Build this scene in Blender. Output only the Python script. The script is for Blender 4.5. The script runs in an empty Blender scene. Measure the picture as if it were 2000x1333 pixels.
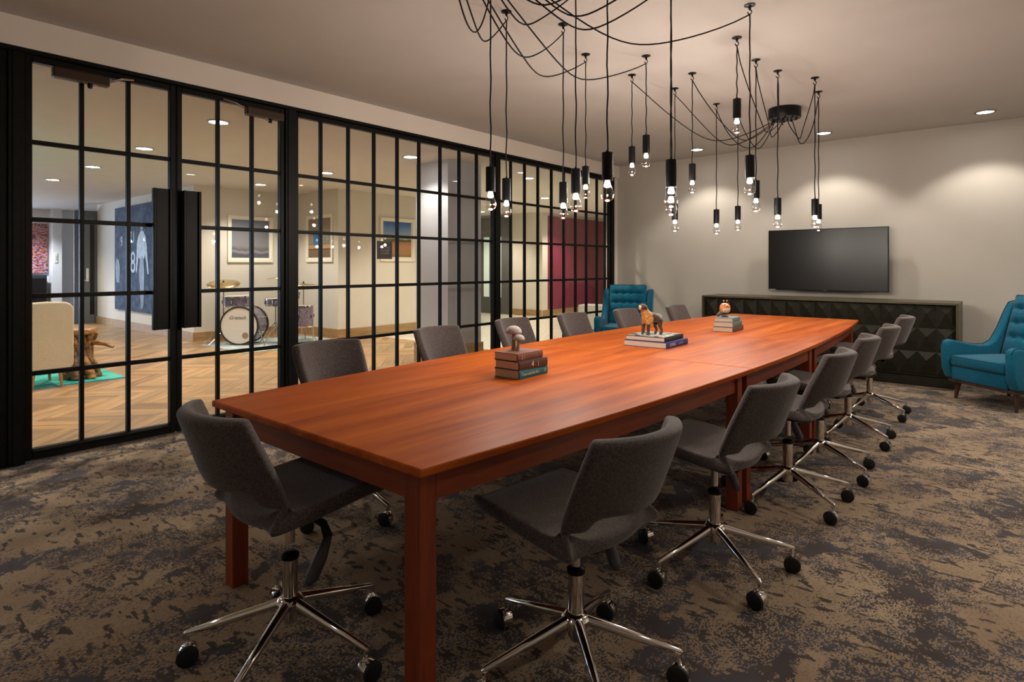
import bpy, bmesh, math, random
from mathutils import Vector, Matrix
random.seed(7)
sc = bpy.context.scene
COL = sc.collection
# ------------------------------------------------------------------ camera, world, exposure
PI = math.pi
YAW = math.radians(40.214)
cam_d = bpy.data.cameras.new('camera'); cam = bpy.data.objects.new('camera', cam_d); COL.objects.link(cam)
cam.location = (0, 0, 1.30); cam.rotation_euler = (PI/2, 0, YAW)
cam_d.sensor_width = 36; cam_d.lens = 1165/2000*36; cam_d.shift_y = -146.5/2000
cam_d.clip_start = .02; cam_d.clip_end = 100
sc.camera = cam
w = bpy.data.worlds.new('world'); sc.world = w; w.use_nodes = True
w.node_tree.nodes['Background'].inputs[0].default_value = (.55, .65, .8, 1)
w.node_tree.nodes['Background'].inputs[1].default_value = .3
sc.view_settings.view_transform = 'Standard'; sc.view_settings.look = 'None'
sc.view_settings.gamma = 1; sc.view_settings.use_curve_mapping = False
sc.view_settings.exposure = 0.0
sc.cycles.transparent_max_bounces = 24
sc.cycles.max_bounces = 10; sc.cycles.diffuse_bounces = 5; sc.cycles.glossy_bounces = 4
sc.cycles.caustics_reflective = False; sc.cycles.caustics_refractive = False
sc.cycles.sample_clamp_indirect = 6
WARM = (1, .86, .68); SOFT = (1, .91, .80); COOL = (.55, .72, 1)
P_PEND, P_WALL, P_FILL, P_LOUNGE, P_DAY = 9, 58, 95, 150, 420

def lamp(name, kind, loc, energy, color, size=.05, rot=(0, 0, 0), parent=None, spot=None, blend=.3, sx=None, sy=None):
    d = bpy.data.lights.new(name, kind); d.energy = energy; d.color = color
    if kind == 'AREA':
        d.size = sx or size
        if sy: d.shape = 'RECTANGLE'; d.size_y = sy
    else: d.shadow_soft_size = size
    if spot: d.spot_size = math.radians(spot); d.spot_blend = blend
    o = bpy.data.objects.new(name, d); COL.objects.link(o); o.location = loc; o.rotation_euler = rot
    if parent: o.parent = parent
    return o

# ------------------------------------------------------------------ materials
def mat(name, col, rough=.5, metal=0, spec=.5, emit=None, es=0, sheen=0, coat=0):
    m = bpy.data.materials.new(name); m.use_nodes = True
    b = m.node_tree.nodes['Principled BSDF']
    b.inputs['Base Color'].default_value = (*col, 1); b.inputs['Roughness'].default_value = rough
    b.inputs['Metallic'].default_value = metal; b.inputs['Specular IOR Level'].default_value = spec
    b.inputs['Sheen Weight'].default_value = sheen; b.inputs['Coat Weight'].default_value = coat
    if emit: b.inputs['Emission Color'].default_value = (*emit, 1); b.inputs['Emission Strength'].default_value = es
    return m
class NT:
    def __init__(s, m): s.m = m; s.t = m.node_tree; s.b = s.t.nodes['Principled BSDF']
    def n(s, k, **kw):
        x = s.t.nodes.new(k)
        for a, v in kw.items():
            if a.startswith('i_'):
                key = a[2:]; x.inputs[int(key) if key.isdigit() else key.replace('_', ' ')].default_value = v
            else: setattr(x, a, v)
        return x
    def l(s, a, b): s.t.links.new(a, b)
    def coord(s, scale=(1, 1, 1), rot=(0, 0, 0), kind='Object'):
        tc = s.n('ShaderNodeTexCoord'); mp = s.n('ShaderNodeMapping'); s.l(tc.outputs[kind], mp.inputs[0])
        mp.inputs['Scale'].default_value = scale; mp.inputs['Rotation'].default_value = rot
        return mp.outputs[0]
    def noise(s, vec, scale, detail=3, rough=.5, dist=0):
        x = s.n('ShaderNodeTexNoise'); x.inputs['Scale'].default_value = scale; x.inputs['Detail'].default_value = detail
        x.inputs['Roughness'].default_value = rough; x.inputs['Distortion'].default_value = dist
        s.l(vec, x.inputs['Vector']); return x.outputs[0]
    def ramp(s, fac, stops, interp='LINEAR'):
        x = s.n('ShaderNodeValToRGB'); x.color_ramp.interpolation = interp
        e = x.color_ramp.elements
        while len(e) < len(stops): e.new(.5)
        for i, (p, c) in enumerate(stops):
            e[i].position = p; e[i].color = (*c, 1) if len(c) == 3 else c
        s.l(fac, x.inputs[0]); return x.outputs[0]
    def mix(s, fac, a, b, mode='MIX'):
        x = s.n('ShaderNodeMix', data_type='RGBA', blend_type=mode)
        for sock, v in ((x.inputs[0], fac), (x.inputs[6], a), (x.inputs[7], b)):
            if hasattr(v, 'links'): s.l(v, sock)
            elif isinstance(v, (int, float)): sock.default_value = v
            else: sock.default_value = (*v, 1)
        return x.outputs[2]
    def math(s, op, a, b=0.0):
        x = s.n('ShaderNodeMath', operation=op)
        for sock, v in ((x.inputs[0], a), (x.inputs[1], b)):
            if hasattr(v, 'links'): s.l(v, sock)
            else: sock.default_value = v
        return x.outputs[0]
    def base(s, c): s.l(c, s.b.inputs['Base Color'])
    def bump(s, h, strength=.2, dist=.01):
        x = s.n('ShaderNodeBump'); x.inputs['Strength'].default_value = strength; x.inputs['Distance'].default_value = dist
        s.l(h, x.inputs['Height']); s.l(x.outputs[0], s.b.inputs['Normal'])

def noisy(name, c0, c1, scale, rough=.5, metal=0, spec=.5, stretch=(1, 1, 1), bump=0, detail=4, sheen=0, coat=0, lo=.35, hi=.65):
    m = mat(name, c0, rough, metal, spec, sheen=sheen, coat=coat); n = NT(m)
    f = n.noise(n.coord(stretch), scale, detail)
    n.base(n.ramp(f, [(lo, c0), (hi, c1)]))
    if bump: n.bump(f, bump, .004)
    return m
def wood(name, dark, mid, light, along, rough=.35, scale=1.0, coat=0, spec=.5, rnd=False):
    """grain runs along axis `along` (0 x, 1 y, 2 z) in object space"""
    m = mat(name, mid, rough, spec=spec, coat=coat); n = NT(m)
    st = [9.0, 9.0, 9.0]; st[along] = .6
    v = n.coord(tuple(a*scale for a in st))
    if rnd:
        oi = n.n('ShaderNodeObjectInfo'); va = n.n('ShaderNodeVectorMath', operation='ADD')
        mu = n.math('MULTIPLY', oi.outputs['Random'], 40.); n.l(v, va.inputs[0]); n.l(mu, va.inputs[1]); v = va.outputs[0]
    f = n.noise(v, 2.2, 6, .62, .6); g = n.noise(v, 9, 3, .6)
    c = n.ramp(f, [(.28, dark), (.5, mid), (.72, light)])
    c = n.mix(n.ramp(g, [(.40, (0, 0, 0)), (.75, (.4, .4, .4))]), c, dark)
    if rnd:
        c = n.mix(1.0, c, n.ramp(oi.outputs['Random'], [(0, (.72, .68, .64)), (.5, (1, .97, .92)), (1, (1.25, 1.12, .95))]), 'MULTIPLY')
    n.base(c)
    r = n.math('ADD', n.math('MULTIPLY', f, .18), rough-.09); n.l(r, n.b.inputs['Roughness'])
    return m
def glass(name, tint=(1, 1, 1), ior=1.5, rough=0.0, boost=1.0):
    m = bpy.data.materials.new(name); m.use_nodes = True; t = m.node_tree; t.nodes.clear()
    o = t.nodes.new('ShaderNodeOutputMaterial'); mx = t.nodes.new('ShaderNodeMixShader')
    tr = t.nodes.new('ShaderNodeBsdfTransparent'); gl = t.nodes.new('ShaderNodeBsdfGlossy'); fr = t.nodes.new('ShaderNodeFresnel')
    tr.inputs[0].default_value = (*tint, 1); gl.inputs['Roughness'].default_value = rough; fr.inputs[0].default_value = ior
    mu = t.nodes.new('ShaderNodeMath'); mu.operation = 'MULTIPLY'; mu.inputs[1].default_value = boost; mu.use_clamp = True
    ge = t.nodes.new('ShaderNodeNewGeometry'); iv = t.nodes.new('ShaderNodeMath'); iv.operation = 'SUBTRACT'; iv.inputs[0].default_value = 1
    m2 = t.nodes.new('ShaderNodeMath'); m2.operation = 'MULTIPLY'
    t.links.new(ge.outputs['Backfacing'], iv.inputs[1]); t.links.new(fr.outputs[0], mu.inputs[0])
    t.links.new(mu.outputs[0], m2.inputs[0]); t.links.new(iv.outputs[0], m2.inputs[1]); t.links.new(m2.outputs[0], mx.inputs[0])
    t.links.new(tr.outputs[0], mx.inputs[1]); t.links.new(gl.outputs[0], mx.inputs[2]); t.links.new(mx.outputs[0], o.inputs[0])
    return m
def paint(name, col, rough=.7):
    return noisy(name, tuple(c*.97 for c in col), col, 3, rough, spec=.3, bump=.02)

M = {}
M['wall'] = paint('warm grey wall paint', (.52, .49, .435))
M['ceiling'] = paint('ceiling paint', (.50, .472, .440))
M['soffit'] = paint('soffit paint', (.78, .71, .63))
M['lwall'] = paint('lounge wall paint', (.68, .645, .57))
M['lceil'] = paint('lounge ceiling paint', (.68, .655, .61))
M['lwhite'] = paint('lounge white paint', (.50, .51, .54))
M['farwhite'] = paint('daylit white paint', (.80, .81, .84))  # brighter copy of the lounge white, daylight put into the colour
M['blackmetal'] = noisy('black powder coated steel', (.0035, .0035, .0035), (.006, .0055, .005), 20, .42, spec=.16)
M['bronze'] = mat('dark bronze metal', (.05, .032, .022), .42, .6)
M['glass'] = glass('window glass', (.985, .99, .985), 1.45)
M['bulbglass'] = glass('clear bulb glass', (.93, .93, .93), 1.5, .04, 3.6)
M['chrome'] = mat('polished chrome', (.78, .74, .70), .09, 1)
M['chromedark'] = mat('brushed steel', (.42, .40, .38), .25, 1)
M['black'] = mat('black plastic', (.004, .004, .005), .36, spec=.22)
M['rubber'] = mat('black rubber', (.012, .012, .012), .6, spec=.3)
M['cord'] = mat('black fabric cord', (.008, .007, .007), .8, spec=.2)
M['led'] = mat('glowing bulb neck', (1, 1, 1), .5, emit=(1, .93, .84), es=16)
M['glow'] = mat('recessed lamp diffuser', (1, 1, 1), .5, emit=(1, .95, .86), es=6)
M['spark'] = mat('bulb filament', (1, 1, 1), .5, emit=(1, .93, .84), es=3)
M['cherry_top'] = wood('cherry table top', (.27, .046, .006), (.43, .088, .010), (.58, .150, .020), 1, .44, .6, coat=.0, spec=.09)
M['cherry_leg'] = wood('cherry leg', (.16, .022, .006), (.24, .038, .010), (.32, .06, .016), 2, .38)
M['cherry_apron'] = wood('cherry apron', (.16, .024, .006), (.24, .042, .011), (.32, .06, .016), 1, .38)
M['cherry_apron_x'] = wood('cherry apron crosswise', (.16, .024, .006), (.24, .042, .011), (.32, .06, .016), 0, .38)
M['oak'] = wood('lounge oak plank', (.20, .11, .045), (.36, .22, .098), (.50, .33, .165), 0, .36, 1.0, rnd=True)
M['oakbase'] = wood('oak baseboard', (.26, .15, .06), (.38, .24, .11), (.5, .33, .17), 1, .5)
M['walnut'] = wood('walnut leg', (.03, .012, .006), (.06, .025, .012), (.09, .04, .02), 2, .4)
M['fabric'] = noisy('brown grey wool', (.052, .040, .037), (.108, .085, .079), 160, .95, spec=.15, bump=.3, sheen=.25, detail=2)
M['fabric_edge'] = noisy('wool piping', (.045, .035, .03), (.09, .07, .06), 160, .95, spec=.15, sheen=.3)
M['teal'] = noisy('teal blue upholstery', (.0, .080, .150), (.0, .125, .21), 90, .85, spec=.2, bump=.15, sheen=.15, detail=2)
M['tealpipe'] = mat('dark teal piping', (.0, .035, .07), .8)
M['credenza'] = noisy('olive black lacquered oak', (.008, .0072, .003), (.020, .0175, .0075), 6, .5, stretch=(1, 1, 9), spec=.4, bump=.03)
M['credenza_top'] = noisy('olive bronze top', (.060, .050, .024), (.10, .084, .044), 6, .4, stretch=(1, 9, 9), spec=.45)
M['screen'] = mat('tv screen', (.005, .005, .005), .30, spec=.38)
M['cream'] = noisy('cream woven upholstery', (.50, .43, .31), (.62, .54, .40), 120, .95, spec=.1, bump=.1, sheen=.2)
M['brownleg'] = mat('light oak leg', (.36, .2, .07), .5)
M['rug'] = noisy('turquoise rug', (.03, .30, .26), (.10, .44, .34), 5, .95, spec=.1, bump=.2)
M['rug_blue'] = noisy('blue rug end', (.02, .20, .32), (.06, .33, .38), 5, .95, spec=.1, bump=.2)
M['drumrug'] = noisy('grey blue drum rug', (.30, .36, .36), (.5, .55, .52), 7, .95, spec=.1)
M['root'] = noisy('polished tree root', (.12, .045, .012), (.50, .24, .07), 9, .4, stretch=(1, 1, 3), bump=.3, coat=.2)
M['rootdark'] = noisy('rough tree root bark', (.06, .03, .015), (.32, .17, .07), 14, .6, stretch=(1, 1, 2), bump=.6)
M['terrazzo'] = mat('pale terrazzo', (.7, .68, .6), .25)
n = NT(M['terrazzo']); v = n.coord((2.2, 7, 1), (0, 0, .7))
n.base(n.ramp(n.noise(v, 3.2, 2, .5), [(.0, (.70, .68, .58)), (.34, (.62, .6, .52)), (.36, (.06, .05, .05)), (.375, (.62, .6, .52)), (.66, (.72, .70, .6)), (.68, (.16, .14, .12)), (.7, (.72, .7, .62))]))
M['magenta'] = mat('magenta lacquer panel', (.23, .040, .075), .2)
M['greydoor'] = mat('grey painted door', (.10, .10, .095), .5)
M['frost'] = mat('frosted glass with glow', (.55, .66, .6), .25, emit=(.75, .9, .8), es=.25)  # faint glow put into the glass itself, which is no lamp
M['bluedoor'] = mat('slate blue door', (.09, .11, .14), .45)
M['white'] = mat('white lacquer', (.52, .51, .48), .4)
M['paper'] = noisy('page block', (.50, .40, .31), (.68, .57, .46), 60, .9, stretch=(1, 1, 14))
M['frame'] = mat('white picture frame', (.82, .78, .66), .4)
M['mount'] = mat('white picture mount', (.80, .76, .68), .8)

# carpet
M['carpet'] = mat('patterned carpet', (.2, .16, .12), .97, spec=.08, sheen=.1); n = NT(M['carpet'])
tc = n.n('ShaderNodeTexCoord'); sn = n.n('ShaderNodeVectorMath', operation='SNAP'); sn.inputs[1].default_value = (.005, .007, 1)
n.l(tc.outputs['Object'], sn.inputs[0])
def mapped(scale, rot):
    mp = n.n('ShaderNodeMapping'); n.l(sn.outputs[0], mp.inputs[0]); mp.inputs['Scale'].default_value = scale; mp.inputs['Rotation'].default_value = (0, 0, rot); return mp.outputs[0]
vA = mapped((1.15, 1, 1), .7)
big = n.noise(vA, 2.9, 4, .55, .5)
med = n.noise(vA, 13, 3, .65, .3)
fine = n.noise(sn.outputs[0], 120, 1, .5)
wh = n.n('ShaderNodeTexWhiteNoise', noise_dimensions='2D'); n.l(sn.outputs[0], wh.inputs['Vector'])
dith = n.noise(vA, 4.2, 1)
dither = n.math('MULTIPLY', n.math('SUBTRACT', wh.outputs[0], .5), n.ramp(dith, [(.40, (.05, .05, .05)), (.62, (.30, .30, .30))]))
f = n.math('ADD', n.math('ADD', n.math('MULTIPLY', big, .70), n.math('MULTIPLY', med, .32)), dither)
mask = n.ramp(f, [(.484, (0, 0, 0)), (.490, (1, 1, 1))])
darkc = n.ramp(n.noise(vA, 3, 2), [(.35, (.062, .048, .046)), (.5, (.072, .068, .082)), (.65, (.066, .058, .052))])
tanc = n.ramp(n.noise(vA, 2, 3), [(.35, (.27, .19, .125)), (.65, (.36, .27, .18))])
tanc = n.mix(n.ramp(wh.outputs[0], [(.75, (0, 0, 0)), (.8, (.45, .45, .45))]), tanc, (.13, .095, .075))
c = n.mix(mask, darkc, tanc)
def dash(rot, sc_, thr):
    d = n.noise(mapped((1, 2.6, 1), rot), sc_, 0.5, .4)
    return n.ramp(d, [(thr, (0, 0, 0)), (thr+.012, (1, 1, 1))])
c = n.mix(dash(.72, 12, .672), c, (.070, .055, .048)); c = n.mix(dash(-.25, 11, .672), c, (.070, .055, .048))
n.base(c); n.bump(wh.outputs[0], .25, .004)

# ------------------------------------------------------------------ mesh helpers
class MB:
    def __init__(s): s.v = []; s.f = []; s.mi = []; s.cur = 0
    def add(s, vs, fs):
        b = len(s.v); s.v += [tuple(p) for p in vs]
        for f in fs: s.f.append(tuple(i+b for i in f)); s.mi.append(s.cur)
        return s
    def box(s, a, b, rot=0, piv=None):
        x0, y0, z0 = a; x1, y1, z1 = b
        vs = [(x, y, z) for z in (z0, z1) for y in (y0, y1) for x in (x0, x1)]
        if rot:
            px, py = piv if piv else ((x0+x1)/2, (y0+y1)/2); c, q = math.cos(rot), math.sin(rot)
            vs = [(px+(x-px)*c-(y-py)*q, py+(x-px)*q+(y-py)*c, z) for x, y, z in vs]
        return s.add(vs, [(0, 2, 3, 1), (4, 5, 7, 6), (0, 1, 5, 4), (2, 6, 7, 3), (0, 4, 6, 2), (1, 3, 7, 5)])
    def tube(s, pts, r, n=8, caps=True):
        pts = [Vector(p) for p in pts]; k = len(pts)
        rs = r if isinstance(r, (list, tuple)) else [r]*k
        T = [(pts[min(i+1, k-1)]-pts[max(i-1, 0)]).normalized() for i in range(k)]
        up = Vector((0, 0, 1)) if abs(T[0].z) < .9 else Vector((1, 0, 0))
        N = (up-T[0]*up.dot(T[0])).normalized(); vs = []
        for i in range(k):
            N = (N-T[i]*N.dot(T[i]))
            N = N.normalized() if N.length > 1e-6 else T[i].orthogonal().normalized()
            B = T[i].cross(N)
            for j in range(n):
                a = 2*PI*j/n; vs.append(pts[i]+(N*math.cos(a)+B*math.sin(a))*rs[i])
        fs = [(i*n+j, i*n+(j+1) % n, (i+1)*n+(j+1) % n, (i+1)*n+j) for i in range(k-1) for j in range(n)]
        if caps: fs += [tuple(range(n-1, -1, -1)), tuple((k-1)*n+j for j in range(n))]
        return s.add(vs, fs)
    def lathe(s, prof, n=24, c=(0, 0, 0), mtx=None, arc=None):
        vs = []
        for r, z in prof:
            for j in range(n):
                a = 2*PI*j/n; p = Vector((r*math.cos(a), r*math.sin(a), z))
                if mtx: p = mtx @ p
                vs.append(p+Vector(c))
        k = len(prof)
        fs = [(i*n+j, i*n+(j+1) % n, (i+1)*n+(j+1) % n, (i+1)*n+j) for i in range(k-1) for j in range(n)]
        if prof[0] == prof[-1]: return s.add(vs, fs)
        if prof[0][0] > 1e-5: fs.append(tuple(range(n-1, -1, -1)))
        if prof[-1][0] > 1e-5: fs.append(tuple((k-1)*n+j for j in range(n)))
        return s.add(vs, fs)
    def prism(s, poly, z0, z1):
        n = len(poly); return s.add([(x, y, z0) for x, y in poly]+[(x, y, z1) for x, y in poly],
            [tuple(range(n-1, -1, -1)), tuple(range(n, 2*n))]+[(i, (i+1) % n, n+(i+1) % n, n+i) for i in range(n)])
    def prism_x(s, poly, x0, x1):      # poly in (y,z) extruded along x
        n = len(poly); return s.add([(x0, y, z) for y, z in poly]+[(x1, y, z) for y, z in poly],
            [tuple(range(n-1, -1, -1)), tuple(range(n, 2*n))]+[(i, (i+1) % n, n+(i+1) % n, n+i) for i in range(n)])
    def mesh(s, name):
        me = bpy.data.meshes.new(name); me.from_pydata(s.v, [], s.f); me.validate()
        bm = bmesh.new(); bm.from_mesh(me); bmesh.ops.recalc_face_normals(bm, faces=bm.faces); bm.to_mesh(me); bm.free()
        if any(s.mi) and len(me.polygons) == len(s.mi): me.polygons.foreach_set('material_index', s.mi)
        return me
    def build(s, name, m, parent=None, smooth=False, bevel=0, seg=2, subsurf=0, loc=None, rz=0, solid=None, label=None):
        me = s.mesh(name); o = bpy.data.objects.new(name, me); COL.objects.link(o)
        for x in (m if isinstance(m, (list, tuple)) else [m]): me.materials.append(x)
        if loc: o.location = loc
        if rz: o.rotation_euler.z = rz
        if parent: o.parent = parent
        if solid: q = o.modifiers.new('s', 'SOLIDIFY'); q.thickness = solid; q.offset = 0; q.use_even_offset = True
        if bevel: q = o.modifiers.new('b', 'BEVEL'); q.width = bevel; q.segments = seg; q.limit_method = 'ANGLE'; q.angle_limit = .6
        if subsurf: q = o.modifiers.new('u', 'SUBSURF'); q.levels = subsurf; q.render_levels = subsurf
        if o.modifiers: bake(o)
        if smooth == 'auto': smooth_auto(o.data)
        elif smooth: o.data.polygons.foreach_set('use_smooth', [True]*len(o.data.polygons))
        if label: o['label'] = label
        return o
def smooth_auto(me, ang=.7):
    me.polygons.foreach_set('use_smooth', [True]*len(me.polygons))
    bm = bmesh.new(); bm.from_mesh(me)
    for e in bm.edges:
        if len(e.link_faces) == 2 and e.calc_face_angle(0) > ang: e.smooth = False
    bm.to_mesh(me); bm.free()
def bake(o):
    dg = bpy.context.evaluated_depsgraph_get(); dg.update()
    me = bpy.data.meshes.new_from_object(o.evaluated_get(dg)); me.name = o.data.name
    o.modifiers.clear(); o.data = me
def tag(o, label, cat, group=None):
    o['label'] = label; o['category'] = cat
    if group: o['group'] = group
    return o
def thing(name, label, cat, loc=(0, 0, 0), rz=0, group=None):
    o = bpy.data.objects.new(name, None); COL.objects.link(o); o.empty_display_size = .1
    o.location = loc; o.rotation_euler.z = rz; return tag(o, label, cat, group)
def structure(o): o['kind'] = 'structure'; return o
def sbox(name, a, b, m, parent=None, bevel=0):
    o = MB().box(a, b).build(name, m, parent, bevel=bevel)
    return structure(o) if parent is None else o
def copy_tree(o, parent=None):
    c = o.copy(); COL.objects.link(c); c.parent = parent
    for ch in list(o.children): copy_tree(ch, c)
    return c
def text(body, size, m, parent, loc, rot, name='lettering', ext=.0006, shear=0, align='CENTER'):
    cu = bpy.data.curves.new(name, 'FONT'); cu.body = body; cu.size = size; cu.extrude = ext; cu.align_x = align; cu.align_y = 'CENTER'; cu.shear = shear
    cu.resolution_u = 3
    o = bpy.data.objects.new(name, cu); COL.objects.link(o)
    dg = bpy.context.evaluated_depsgraph_get(); me = bpy.data.meshes.new_from_object(o.evaluated_get(dg))
    bpy.data.objects.remove(o); o = bpy.data.objects.new(name, me); COL.objects.link(o)
    me.materials.clear(); me.materials.append(m); o.location = loc; o.rotation_euler = rot; o.parent = parent
    return o

# ------------------------------------------------------------------ conference room shell
PX, FY, CH, HEAD = -5.0, 8.6, 2.93, 2.73
XR, YB = 2.0, -2.0
sbox('floor', (PX-.03, YB, -.06), (XR, FY, 0), M['carpet'])
sbox('ceiling', (PX-.15, YB, CH), (XR, FY, CH+.1), M['ceiling'])
sbox('wall_far', (PX-.2, FY, 0), (XR, FY+.15, CH), M['wall'])
sbox('wall_right', (XR, YB, 0), (XR+.15, FY+.15, CH), M['wall'])
sbox('wall_back', (PX-.2, YB-.15, 0), (XR+.15, YB, CH), M['wall'])
o = MB().box((PX-.12, YB, HEAD+.001), (PX+.035, FY, CH)).box((PX-.12, 8.425, 0), (PX+.0, FY, HEAD+.001)).build('wall_left', M['soffit']); structure(o)
sbox('baseboard_far', (PX+.001, FY-.012, .001), (XR-.001, FY-.0005, .10), M['wall'])

# steel and glass partition
ZR = [.085, .585, 1.10, 1.61, 2.125, 2.66]     # sight lines of the rows
def partition(name, y0, y1, cols, stile=.04, door=False):
    e = structure(bpy.data.objects.new(name, None)); COL.objects.link(e); e.location = (PX, y0, 0)
    X0, X1 = -.028, .028
    def part(nm, a, b, bev=.004):
        return MB().box((a[0], a[1]-y0, a[2]), (b[0], b[1]-y0, b[2])).build(nm, M['blackmetal'], e, bevel=bev, seg=1)
    zb = .012
    part('stile', (X0, y0+.0005, zb), (X1, y0+stile, HEAD-.032)); part('stile', (X0, y1-stile, zb), (X1, y1-.0005, HEAD-.032))
    part('rail', (X0, y0+stile, zb), (X1, y1-stile, .085)); part('rail', (X0, y0+stile, 2.655), (X1, y1-stile, HEAD-.032))
    MB().box((-.02, .0+stile, .06), (.045, y1-y0-stile, .078)).build('glazing_bead', M['blackmetal'], e, bevel=.004, seg=1)
    for c in cols: part('muntin', (-.02, c-.0125, .085), (.02, c+.0125, 2.655), .003)
    for z in ZR[1:-1]: part('muntin', (-.017, y0+stile, z-.015), (.017, y1-stile, z+.015), .003)
    ys = [y0+stile]+list(cols)+[y1-stile]
    for i in range(len(ys)-1):
        a = ys[i]+(.0125 if i else 0); b = ys[i+1]-(.0125 if i < len(ys)-2 else 0)
        for j in range(5):
            za = ZR[j]+(.015 if j else 0); zc = ZR[j+1]-(.015 if j < 4 else .005)
            MB().box((-.003, a-y0, za), (.003, b-y0, zc)).build('pane', M['glass'], e)
    return e
partition('window_1', -1.99, .838, [-1.4, -1.1, -.78, -.46, -.14, .18, .49])
d1 = partition('door_1', .925, 1.848, [1.243, 1.53], door=True)
d2 = partition('door_2', 1.853, 2.748, [2.175, 2.46], door=True)
partition('window_2', 2.852, 5.555, [3.122, 3.425, 3.731, 4.030, 4.331, 4.645, 4.948, 5.244], stile=.03)
partition('window_3', 5.632, 8.335, [5.885, 6.17, 6.46, 6.77, 7.07, 7.37, 7.66, 7.96, 8.2], stile=.03)
for i, (a, b) in enumerate([(.838, .925), (2.748, 2.852), (5.555, 5.632), (8.335, 8.425)]):
    o = MB().box((PX-.045, a, 0), (PX+.045, b, HEAD-.03)).box((PX+.045, a+.02, 0), (PX+.052, b-.02, HEAD-.03)).build('trim_%d' % (i+1), M['blackmetal'], bevel=.005, seg=1); structure(o)
o = MB().box((PX-.05, YB, HEAD-.03), (PX+.05, 8.425, HEAD)).build('trim_5', M['blackmetal'], bevel=.004, seg=1); structure(o)
for k, (a, b) in enumerate([(-1.99, .838), (2.852, 5.555), (5.632, 8.335)]):
    structure(MB().box((PX-.045, a, 0), (PX+.05, b, .011)).build('trim_%d' % (6+k), M['blackmetal']))
# door pulls and closers
for e, y0, ya, yb in ((d1, .925, 1.668, 1.800), (d2, 1.853, 1.878, 2.010)):
    h = MB().box((.055, ya-y0, .82), (.085, yb-y0, 1.885)).box((.085, ya-y0, .82), (.10, ya+.022-y0, 1.885)).box((.085, yb-.022-y0, .82), (.10, yb-y0, 1.885))
    for z in (.95, 1.72): h.box((.02, (ya+yb)/2-.015-y0, z), (.056, (ya+yb)/2+.015-y0, z+.03))
    h.build('door_handle', M['blackmetal'], e, bevel=.004, seg=1)
for e, y0, ya, yb in ((d1, .925, 1.06, 1.385), (d2, 1.853, 2.37, 2.70)):
    c = MB().box((.05, ya-y0, 2.565), (.115, yb-y0, 2.635)).box((.02, ya-y0+.02, 2.59), (.05, yb-y0-.02, 2.66)).build('door_closer', M['bronze'], e, bevel=.008, label='dark bronze door closer')
    MB().lathe([(.014, -.03), (.016, -.01), (.016, 0)], 12, (.08, (ya+yb)/2+.05-y0, 2.566)).build('pivot', M['black'], c)
    s_ = 1 if ya < 2 else -1
    MB().tube([(.08, (ya+yb)/2+.05-y0, 2.55), (.07, (ya+yb)/2+s_*.25-y0, 2.652), (.04, (ya+yb)/2+s_*.33-y0, 2.668)], .008, 6).build('closer_arm', M['chromedark'], c)
# sign on the glass (lettering is illegible in the photo except as three short lines)
sg = thing('glass_sign', 'small square dark brown sign with three lines of white lettering fixed to the glass partition', 'sign', (PX-.004, 3.876, 1.466))
MB().box((-.010, -.095, -.093), (0.0, .095, .093)).build('sign_board', mat('sign brown', (.028, .018, .013), .5), sg, bevel=.002)
ml = mat('sign lettering', (.30, .27, .25), .6)
for z, t in ((.026, 'MEETING'), (-.004, 'OUTSIDE'), (-.034, 'STUDIO')):
    text(t, .030, ml, sg, (.0006, 0, z), (PI/2, 0, PI/2))

# ------------------------------------------------------------------ lounge shell
LC = 2.70
o = MB().box((-19, -3, LC), (PX-.12, 18, LC+.1)).build('ceiling_lounge', M['lceil']); structure(o)
LW = M['lwall']
blk = MB().box((-16.07, 4.3, 0), (-10.8, 6.2, LC)); blk.box((-16.07, 6.2, 0), (-9.35, 9.3, LC))
structure(blk.build('wall_lounge_centre', LW))
wf = MB().box((-13, 12.27, 0), (-9.35, 12.5, LC)); wf.box((-13.2, 9.3, 0), (-13, 12.5, LC)); structure(wf.build('wall_lounge_far', LW))
structure(MB().box((-9.6, 12.5, 0), (-9.40, 18, LC)).build('wall_lounge_side', LW))
structure(MB().box((-9.4, 17.8, 0), (PX, 18, LC)).build('wall_lounge_end', LW))
structure(MB().box((-19, -3.2, 0), (PX-.2, -3, LC)).build('wall_lounge_near', LW))
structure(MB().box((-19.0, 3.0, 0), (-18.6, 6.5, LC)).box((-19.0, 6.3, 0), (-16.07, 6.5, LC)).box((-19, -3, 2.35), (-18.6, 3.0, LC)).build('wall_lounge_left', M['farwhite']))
structure(MB().box((PX-.2, FY, 0), (PX-.05, 18, LC)).build('wall_lounge_right', LW))
# column and its base
structure(MB().box((-6.31, 5.42, 0), (-5.68, 6.05, LC)).build('column', M['lwhite']))
structure(MB().box((-6.33, 5.395, 0), (-5.655, 6.075, .25)).build('trim_9', M['oakbase'], bevel=.004))
# baseboards
def bb(i, a, b): structure(MB().box(a, b).build('baseboard_%s' % i, M['oakbase']))
bb('mural', (-16.07, 4.275, .001), (-10.78, 4.3, .155)); bb('drums', (-10.8, 4.3, .001), (-10.775, 6.175, .155))
bb('alcove', (-10.8, 6.175, .001), (-9.33, 6.2, .155)); bb('gallery', (-9.35, 6.2, .001), (-9.325, 9.3, .155)); bb('end', (-10.37, 12.24, .001), (-9.37, 12.27, .155))
# terrazzo floor and subfloor
structure(MB().box((-19, 6.85, -.06), (PX-.03, 18, .0)).build('floor_terrazzo', M['terrazzo']))
fl = structure(MB().box((-19, -3, -.06), (PX-.03, 6.85, -.008)).build('floor_lounge', mat('plank joints', (.09, .055, .03), .8)))
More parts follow.
